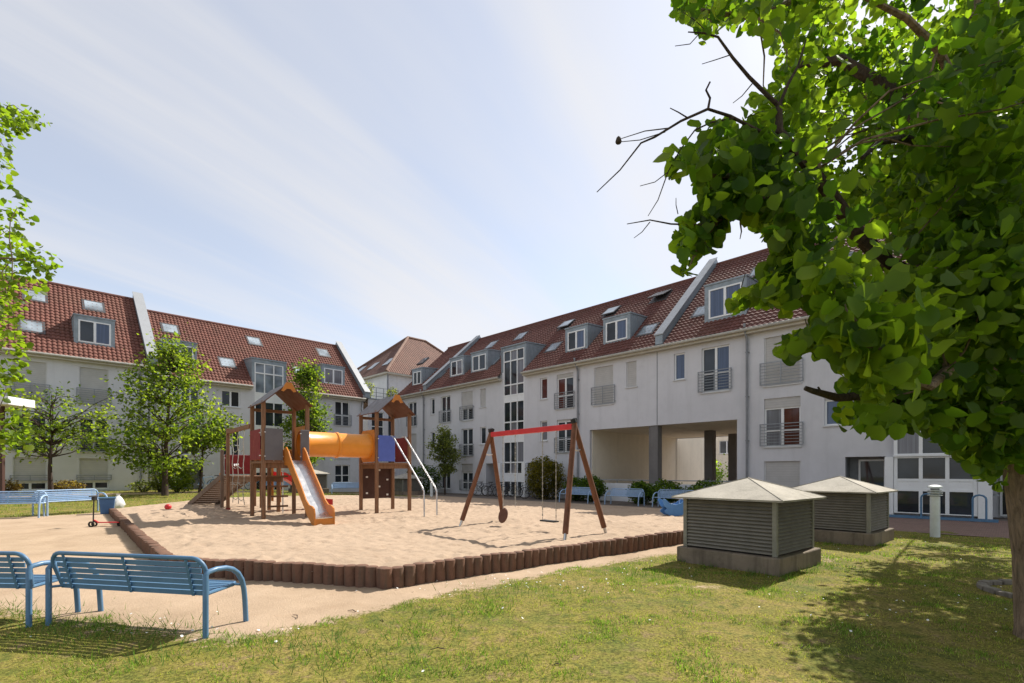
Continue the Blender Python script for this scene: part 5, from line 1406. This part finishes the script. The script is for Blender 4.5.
# ------------------------------------------------------------------ tree just outside the left edge
def near_tree(label, base, trunk_pts, trunk_r, clusters, per, lsize, seed, tint, cl_r, limbs, extra=None, droop=.9, keep=None, extra_limbs=(), limb_ok=None, group='trees of the courtyard'):
    g = np.random.default_rng(seed); base = np.array(base, float)
    t = thing('tree', label, 'tree', tuple(base), 0, group)
    tr = MB(); tp = [tuple(np.array(p)-base) for p in trunk_pts]; tr.tube(tp, trunk_r, 14)
    C = np.array(clusters) - base
    # limbs: a few well-spread clusters get a thick limb, the rest hang on the nearest limb point
    okl = np.array([True]*len(C) if limb_ok is None else [bool(limb_ok(p+base)) for p in C])
    idx = [int(np.nonzero(okl)[0][0])]
    while len(idx) < limbs:
        d = np.min(np.linalg.norm(C[:, None, :] - C[idx][None], axis=2), axis=1)*okl; idx.append(int(np.argmax(d)))
    nodes = []
    for i in idx:
        p = C[i]; best = min(range(1 if len(tp) < 8 else 5, len(tp)), key=lambda k: np.linalg.norm(np.array(tp[k])-p)*(1.0) + abs(tp[k][2] - (p[2]-.8))*.6)
        cp = curve_pts(tp[best], p, g, 9, .14, .10); r0 = trunk_r[best]*.36 if hasattr(trunk_r, '__len__') else .06
        tr.tube(cp, [max(.010, r0*(1-.105*j)) for j in range(9)], 7); nodes += cp[2:]
    for pl in extra_limbs:
        q = [tuple(np.array(at(*a)) - base) for a in pl]; k = len(q); tr.tube(q, [.045 - .036*i/(k-1) for i in range(k)], 7)
        for i in range(k-1):
            for t_ in (0, .33, .66): nodes.append(tuple(np.array(q[i])*(1-t_) + np.array(q[i+1])*t_))
        nodes.append(q[-1])
    N = np.array(nodes)
    V = []; F = []; T = []; o = 0
    for i, p in enumerate(C):
        k = int(np.argmin(np.linalg.norm(N-p, axis=1)))
        ks = float(np.clip(np.linalg.norm(p+base-np.array([0, 0, CAM_H]))/4.6, .5, 1.)); n = int(per*g.uniform(.5, 1.3)*ks**1.2)
        pts = p + g.normal(size=(n, 3))*cl_r*float(np.clip(np.linalg.norm(p+base-np.array([0, 0, CAM_H]))/4.6, .5, 1.))*np.array([.62, .62, .55])
        if keep is not None:
            pts = pts[keep(pts + base - np.array([0, 0, .04]))]; n = len(pts)
            if n < 14: continue
        tr.tube(curve_pts(N[k], p, g, 5, .05, .12), [.010, .008, .007, .005, .003], 5, caps=False)
        v, f, c = scatter_leaves(pts, lsize, g, 2, droop, tint, .45, clump=np.full(n, np.clip(g.normal(.5, .25), 0, 1)))
        V.append(v); F.append(f+o); T.append(c); o += len(v)
    if extra:
        dk = MB(); extra(dk, base); dk.build('dead_branch', M['bark_dark'], t, smooth=True)
    tr.build('trunk', M['bark'], t, smooth=True)
    raw_mesh('crown', np.concatenate(V), np.concatenate(F), M['leaf'], t, np.concatenate(T), smooth=True)
    print('leaves', o//11); return t
def proj(p): return 512 + FOC*p[0]/p[1], HOR - FOC*(p[2]-CAM_H)/p[1]

gl = np.random.default_rng(77); cl = []
edge_y = [100, 112, 126, 138, 150, 185, 205, 225, 240, 262, 280, 300, 315, 340, 372, 400, 420, 450]; edge_x = [0, 40, 52, 22, 12, 14, 30, 36, 28, 62, 55, 35, 22, 26, 30, 22, 36, 30]
while len(cl) < 150:
    p = np.array([-11.6, 8.8, 5.2]) + gl.normal(size=3)*np.array([1.7, 1.5, 1.6])
    if np.sum(((p-np.array([-11.6, 8.8, 5.2]))/np.array([3.6, 3.2, 3.4]))**2) > 1 or p[1] < 6.3: continue
    x, y = proj(p)
    lim = np.interp(y, edge_y, edge_x, left=-40, right=-30) - 42
    if x > lim: continue
    cl.append(p)
for px_, py_, Y_ in ((38, 122, 8.2), (20, 122, 8.4), (2, 118, 8.6), (-20, 120, 8.6), (12, 165, 8.2), (28, 205, 8.0), (8, 230, 8.2), (40, 262, 8.0), (18, 275, 8.3), (5, 300, 8.0), (8, 330, 8.2), (14, 345, 8.1), (6, 375, 8.2), (10, 425, 8.1), (22, 436, 8.1)):
    cl.append(np.array(at(px_, py_, Y_)))
near_tree('leafy green tree standing off the left edge with its branches reaching into view', (-12.0, 8.9, 0), [(-12.0, 8.9, -.1), (-11.95, 8.9, 1.2), (-11.9, 8.85, 2.6), (-11.8, 8.8, 4.2), (-11.7, 8.8, 6.0), (-11.6, 8.8, 7.6)], [.24, .2, .18, .15, .10, .04], cl, 110, .078, 78, ((.04, .08, .010), (.085, .13, .02)), .33, 18, droop=.5, keep=lambda P: np.array([proj(p)[0] < np.interp(proj(p)[1], edge_y, edge_x, left=-10, right=20) for p in P]))

# ------------------------------------------------------------------ the big tree on the right, over the camera
OUT = [(655, -40), (672, 10), (680, 30), (697, 40), (708, 58), (716, 50), (716, 28), (740, 40), (762, 50), (780, 70), (778, 96), (750, 102), (742, 128), (715, 130), (690, 134), (672, 144), (664, 172), (668, 192), (690, 186), (702, 200), (706, 218), (690, 224), (676, 232), (674, 250), (682, 268), (676, 286), (690, 286), (700, 262), (718, 250), (724, 232), (742, 222), (756, 238), (768, 246),
       (782, 262), (770, 276), (754, 298), (745, 300), (722, 320), (726, 328), (746, 318), (768, 312), (790, 326), (796, 308), (816, 318), (810, 338), (776, 350), (776, 366), (796, 368), (822, 362), (846, 378), (838, 394), (858, 404), (836, 420), (838, 438), (868, 440), (898, 442), (920, 434), (940, 452), (968, 474), (1000, 502), (1010, 480), (1060, 480), (1060, -40)]
gr_ = np.random.default_rng(101)
def lit_ground(p):
    """does the shadow of p fall on ground that lies in the sun in the photograph"""
    hits = []
    for z in (0., 1.25):
        k = (p[2]-z)/SUN_DIR.z; q = np.array(p) - k*np.array(SUN_DIR)
        if q[1] < 1.5: continue
        x, y = HX = proj((q[0], q[1], z))
        if z == 0.:
            lim = np.interp(y, [520, 545, 570, 600, 622, 645, 665, 690], [905, 880, 868, 835, 835, 805, 850, 830])
            if 200 < x < lim + 12 and 500 < y < 740: hits.append(1)
            # sun flecks on the right
            if (860 < x < 905 and 600 < y < 612) or (930 < x < 985 and 600 < y < 618) or (905 < x < 960 and 655 < y < 683): hits.append(1)
        elif np.hypot(q[0]-4.17, q[1]-8.83) < 1.75: hits.append(1)
    return bool(hits)
cc, rr = np.array([6.1, 6.4, 5.3]), np.array([5.7, 5.2, 4.3])
cl = []; tries = 0
while len(cl) < 350 and tries < 400000:
    tries += 1
    d = gr_.normal(size=3); d /= np.linalg.norm(d); p = cc + d*rr*gr_.random()**.42
    if p[2] < 1.75 or p[1] < 2.1 or np.hypot(p[0], p[1]) < 2.4: continue
    x, y = proj(p); Y = p[1]
    m_ = .26*FOC/Y
    if -60 < y < 760 and -40 < x < 1085:
        if not inpoly(np.array([x]), np.array([y]), OUT)[0]: continue
        if edge_dist(np.array([x]), np.array([y]), OUT)[0] < m_*(1.0 if y < 235 else 1.45) and x < 1000 and y > 0: continue
    else:
        if gr_.random() > .18: continue
    if noise.noise(tuple(p*.8)) < -.06: continue
    if lit_ground(p): continue
    cl.append(p)
for _ in range(60):  # leaf clusters added up the sun's path to cast shade on the right lawn
    px_, py_ = gr_.uniform(875, 1030), gr_.uniform(530, 618)
    q = gpt(px_, py_); p = np.array(q) + np.array(SUN_DIR)/SUN_DIR.z*gr_.uniform(3.2, 6.5)
    x, y = proj(p)
    if x < 1040 and not inpoly(np.array([x]), np.array([y]), OUT)[0]: continue
    if not lit_ground(p): cl.append(p)
for a in ((880, 420, 3.8), (908, 420, 4.2), (942, 432, 4.4), (968, 452, 4.5), (990, 470, 4.5), (930, 405, 4.2), (985, 430, 4.3), (1012, 440, 4.0), (960, 415, 4.0), (900, 395, 3.7), (1000, 400, 4.0), (1016, 380, 3.9)): cl.append(np.array(at(*a)))
for _ in range(36):
    px_, py_ = gr_.uniform(915, 1035), gr_.uniform(110, 350); p = np.array(at(px_, py_, gr_.uniform(3.4, 4.8)))
    if not lit_ground(p): cl.append(p)
print('right tree clusters', len(cl), 'tries', tries)
for px_, py_, Y_ in ((688, 18, 3.6), (712, 28, 3.5), (738, 20, 3.8), (690, 232, 3.7), (706, 250, 3.6), (702, 172, 3.5), (716, 190, 3.6), (730, 160, 3.7), (706, 205, 3.6), (728, 215, 3.8), (745, 185, 3.6), (765, 150, 3.9), (692, 268, 3.6), (770, 288, 3.5), (790, 272, 3.4), (788, 310, 3.4), (812, 322, 3.3), (828, 352, 3.1), (818, 372, 3.2), (848, 402, 3.3), (866, 432, 3.6), (890, 436, 3.8), (805, 345, 3.3), (745, 300, 4.2), (755, 316, 4.2), (848, 365, 2.9), (870, 410, 3.0), (930, 455, 4.6), (955, 470, 4.8), (982, 488, 5.0), (800, 240, 3.3), (780, 205, 3.4), (760, 232, 3.6), (845, 330, 2.7), (875, 372, 2.7), (840, 300, 2.9), (740, 245, 3.8), (770, 110, 4.0), (800, 80, 4.0)):
    cl.append(np.array(at(px_, py_ - (26 if py_ > 290 else 6), Y_)))
def keep_right(P):
    x = 512 + FOC*P[:, 0]/np.maximum(P[:, 1], .1); y = HOR - FOC*(P[:, 2]-CAM_H)/np.maximum(P[:, 1], .1)
    far = (P[:, 1] < .5) | (x > 1040) | (y < -20)
    return far | inpoly(x, y + 8, OUT)
def dead_branches(tr, base):
    def br(pts, r0, r1):
        P = [np.array(at(*p)) - base for p in pts]; n = len(P)
        tr.tube([tuple(p) for p in P], [(r0 + (r1-r0)*i/(n-1))*(.72 if r0 < .03 else .9) for i in range(n)], 7)
    br([(985, 300, 5.3), (930, 285, 4.7), (885, 262, 4.2), (852, 228, 3.9), (838, 205, 3.8), (813, 172, 3.6), (795, 150, 3.55), (779, 131, 3.5), (779, 106, 3.5)], .085, .024)
    br([(779, 106, 3.5), (764, 92, 3.48), (749, 77, 3.45), (733, 58, 3.4), (718, 37, 3.4), (703, 33, 3.4), (688, 32, 3.4)], .022, .005)
    br([(779, 106, 3.5), (788, 84, 3.5), (798, 66, 3.55), (806, 40, 3.6)], .018, .008)
    br([(790, 146, 3.52), (772, 136, 3.5), (757, 130, 3.45), (730, 116, 3.4), (708, 109, 3.35), (681, 121, 3.3), (655, 137, 3.25), (641, 143, 3.2), (620, 170, 3.2), (597, 192, 3.15)], .020, .004)
    br([(708, 109, 3.35), (710, 98, 3.35), (706, 90, 3.33), (710, 82, 3.33)], .012, .008)
    br([(688, 118, 3.3), (678, 112, 3.3), (670, 108, 3.3)], .007, .004)
    br([(670, 128, 3.28), (645, 131, 3.25), (620, 139, 3.2)], .006, .003); br([(665, 132, 3.28), (640, 140, 3.2), (619, 142, 3.2)], .005, .003)
    br([(735, 118, 3.4), (712, 122, 3.4), (695, 130, 3.4), (680, 150, 3.4), (668, 172, 3.4), (655, 182, 3.4), (640, 186, 3.4)], .009, .003); br([(668, 172, 3.4), (658, 200, 3.4), (648, 216, 3.4)], .006, .003)
    br([(760, 210, 3.6), (728, 218, 3.55), (700, 225, 3.5), (671, 224, 3.5), (650, 220, 3.5), (627, 224, 3.5)], .014, .004); br([(678, 214, 3.5), (676, 205, 3.5), (676, 198, 3.5)], .005, .003); br([(650, 222, 3.5), (642, 232, 3.5), (634, 238, 3.5)], .005, .003)
    br([(752, 84, 3.45), (742, 96, 3.45), (733, 103, 3.45)], .006, .003); br([(775, 108, 3.5), (760, 112, 3.5), (748, 117, 3.5)], .006, .003); br([(730, 55, 3.4), (715, 60, 3.4), (702, 64, 3.4)], .005, .003); br([(700, 33, 3.4), (690, 44, 3.4), (675, 46, 3.4)], .005, .003); br([(710, 35, 3.4), (697, 22, 3.4), (683, 12, 3.4)], .005, .003)
    br([(1000, 330, 4.9), (940, 385, 4.3), (905, 402, 3.9), (880, 400, 3.6), (857, 396, 3.3), (838, 398, 3.2), (824, 394, 3.15), (813, 391, 3.1), (805, 388, 3.1)], .05, .016)
    br([(838, 398, 3.2), (822, 393, 3.16), (818, 387, 3.15)], .010, .008)
    br([(960, 180, 5.2), (928, 150, 4.8), (905, 138, 4.5), (880, 142, 4.3), (862, 158, 4.2)], .06, .018)
    br([(985, 300, 5.3), (965, 240, 5.2), (950, 190, 5.2), (930, 130, 5.3), (890, 90, 5.4), (840, 60, 5.5), (800, 66, 5.6), (775, 72, 5.6)], .14, .03)
    # a curled dead leaf at the end of the twig
    c = np.array(at(618.5, 141, 3.2)) - base
    tr.lathe([(.0, -.024), (.017, -.014), (.021, .0), (.015, .018), (.004, .03)], 7, tuple(c))
TB_ = (5.1, 4.75, 0)
near_tree('big shady tree with rough trunk at the right edge, crown hanging over the lawn', TB_,
          [(5.2, 4.75, -.15), (5.18, 4.75, .1), (5.12, 4.74, .8), (5.02, 4.75, 1.7), (4.96, 4.82, 2.5), (5.02, 5.0, 3.3), (5.2, 5.3, 4.4), (5.3, 5.5, 5.6), (5.4, 5.7, 7.0), (5.45, 5.7, 8.4)], [.34, .295, .275, .265, .275, .24, .19, .15, .10, .05],
          cl, 115, .084, 103, ((.030, .070, .009), (.092, .145, .019)), .30, 34, dead_branches, droop=.95, keep=keep_right, extra_limbs=[[(1000, -90, 5.2), (900, -50, 4.8), (820, -14, 4.4), (765, 14, 4.1), (725, 14, 3.8), (690, 8, 3.6)], [(813, 172, 3.6), (780, 188, 3.65), (745, 178, 3.6), (715, 175, 3.55), (690, 168, 3.5)], [(780, 188, 3.65), (745, 206, 3.6), (718, 220, 3.6), (700, 240, 3.6), (690, 268, 3.6)], [(930, 285, 4.7), (860, 290, 4.0), (810, 282, 3.6), (775, 270, 3.5), (752, 306, 3.9)], [(960, 400, 4.9), (900, 370, 4.0), (850, 345, 3.4), (815, 335, 3.2), (795, 345, 3.2)]], limb_ok=lambda p: keep_right(np.array([p - np.array([0, 0, .25])]))[0] and not (proj(p)[0] < 800 and proj(p)[1] < 420))

# ------------------------------------------------------------------ camera, light, sky
cam = bpy.data.cameras.new('camera'); co = bpy.data.objects.new('camera', cam); COL.objects.link(co)
co.location = (0, 0, CAM_H); co.rotation_euler = (PI/2, 0, 0)
cam.sensor_width = 36; cam.lens = FOC/1024*36; cam.shift_y = (HOR-341.5)/1024; cam.clip_start = .05; cam.clip_end = 3000
SC.camera = co
sun = bpy.data.lights.new('sun', 'SUN'); so_ = bpy.data.objects.new('sun', sun); COL.objects.link(so_)
sun.energy = 4.8; sun.angle = math.radians(.53); sun.color = (1., .95, .87)
so_.rotation_euler = (-SUN_DIR).to_track_quat('-Z', 'Y').to_euler()
w = bpy.data.worlds.new('World'); SC.world = w; w.use_nodes = True
n, l = w.node_tree.nodes, w.node_tree.links
bg = n['Background']; bg.inputs['Strength'].default_value = .125
sky = n.new('ShaderNodeTexSky'); sky.sky_type = 'NISHITA'; sky.sun_disc = False
sky.sun_elevation = SUN_EL; sky.sun_rotation = math.atan2(SUN_H.x, SUN_H.y)
sky.air_density = 1.0; sky.dust_density = .8; sky.ozone_density = 1.5; sky.altitude = 100
tc = n.new('ShaderNodeTexCoord'); sep = n.new('ShaderNodeSeparateXYZ'); l.new(tc.outputs['Generated'], sep.inputs[0])
def mth(op, a, b=None):
    x = n.new('ShaderNodeMath'); x.operation = op
    for i, v in enumerate((a, b)):
        if v is None: continue
        if hasattr(v, 'links'): l.new(v, x.inputs[i])
        else: x.inputs[i].default_value = v
    return x.outputs[0]
zc = mth('ADD', mth('MAXIMUM', sep.outputs[2], 0.0), .18)
cx, cy = mth('DIVIDE', sep.outputs[0], zc), mth('DIVIDE', sep.outputs[1], zc)
cb = n.new('ShaderNodeCombineXYZ'); l.new(cx, cb.inputs[0]); l.new(cy, cb.inputs[1])
def cloud(rot, scale, ns, det, lo, hi, amt, loc=(0, 0, 0)):
    mp = n.new('ShaderNodeMapping'); mp.vector_type = 'TEXTURE'; mp.inputs['Rotation'].default_value = (0, 0, math.radians(rot)); mp.inputs['Scale'].default_value = scale; mp.inputs['Location'].default_value = loc
    l.new(cb.outputs[0], mp.inputs['Vector']); t = n.new('ShaderNodeTexNoise'); t.inputs['Scale'].default_value = ns; t.inputs['Detail'].default_value = det; t.inputs['Roughness'].default_value = .55; t.inputs['Distortion'].default_value = .4
    l.new(mp.outputs[0], t.inputs['Vector']); r = n.new('ShaderNodeMapRange'); r.interpolation_type = 'SMOOTHSTEP'
    r.inputs[1].default_value = lo; r.inputs[2].default_value = hi; r.inputs[4].default_value = amt; l.new(t.outputs['Fac'], r.inputs[0]); return r.outputs[0]
c1 = cloud(57, (3.2, .30, 1), 1.0, 7, .40, .80, .36, (1.3, .2, 0)); c2 = cloud(50, (2.2, .8, 1), .8, 5, .35, .75, .4, (4.2, 1.0, 0))
cov = mth('MINIMUM', mth('ADD', mth('ADD', c1, c2), .52), .96)
mx = n.new('ShaderNodeMix'); mx.data_type = 'RGBA'; l.new(cov, mx.inputs[0]); l.new(sky.outputs[0], mx.inputs[6])
# veil of thin cloud: a milky white as bright as the sky around it
bw = n.new('ShaderNodeRGBToBW'); l.new(sky.outputs[0], bw.inputs[0])
vm = n.new('ShaderNodeMix'); vm.data_type = 'RGBA'; vm.blend_type = 'MULTIPLY'; vm.inputs[0].default_value = 1
cv = n.new('ShaderNodeCombineColor'); br_ = mth('ADD', mth('MULTIPLY', mth('MINIMUM', bw.outputs[0], 4.0), .30), 3.35)
for i in range(3): l.new(br_, cv.inputs[i])
l.new(cv.outputs[0], vm.inputs[6]); vm.inputs[7].default_value = (.98, .995, 1.05, 1); l.new(vm.outputs[2], mx.inputs[7])
l.new(mx.outputs[2], bg.inputs['Color'])
SC.view_settings.view_transform = 'Standard'; SC.view_settings.look = 'None'; SC.view_settings.gamma = 1.0
SC.view_settings.exposure = 0.66
SC.render.engine = 'CYCLES'
cy_ = SC.cycles; cy_.use_denoising = True; cy_.max_bounces = 8; cy_.diffuse_bounces = 4; cy_.transmission_bounces = 4; cy_.glossy_bounces = 3
cy_.sample_clamp_indirect = 8
try: cy_.denoiser = 'OPENIMAGEDENOISE'
except Exception: pass
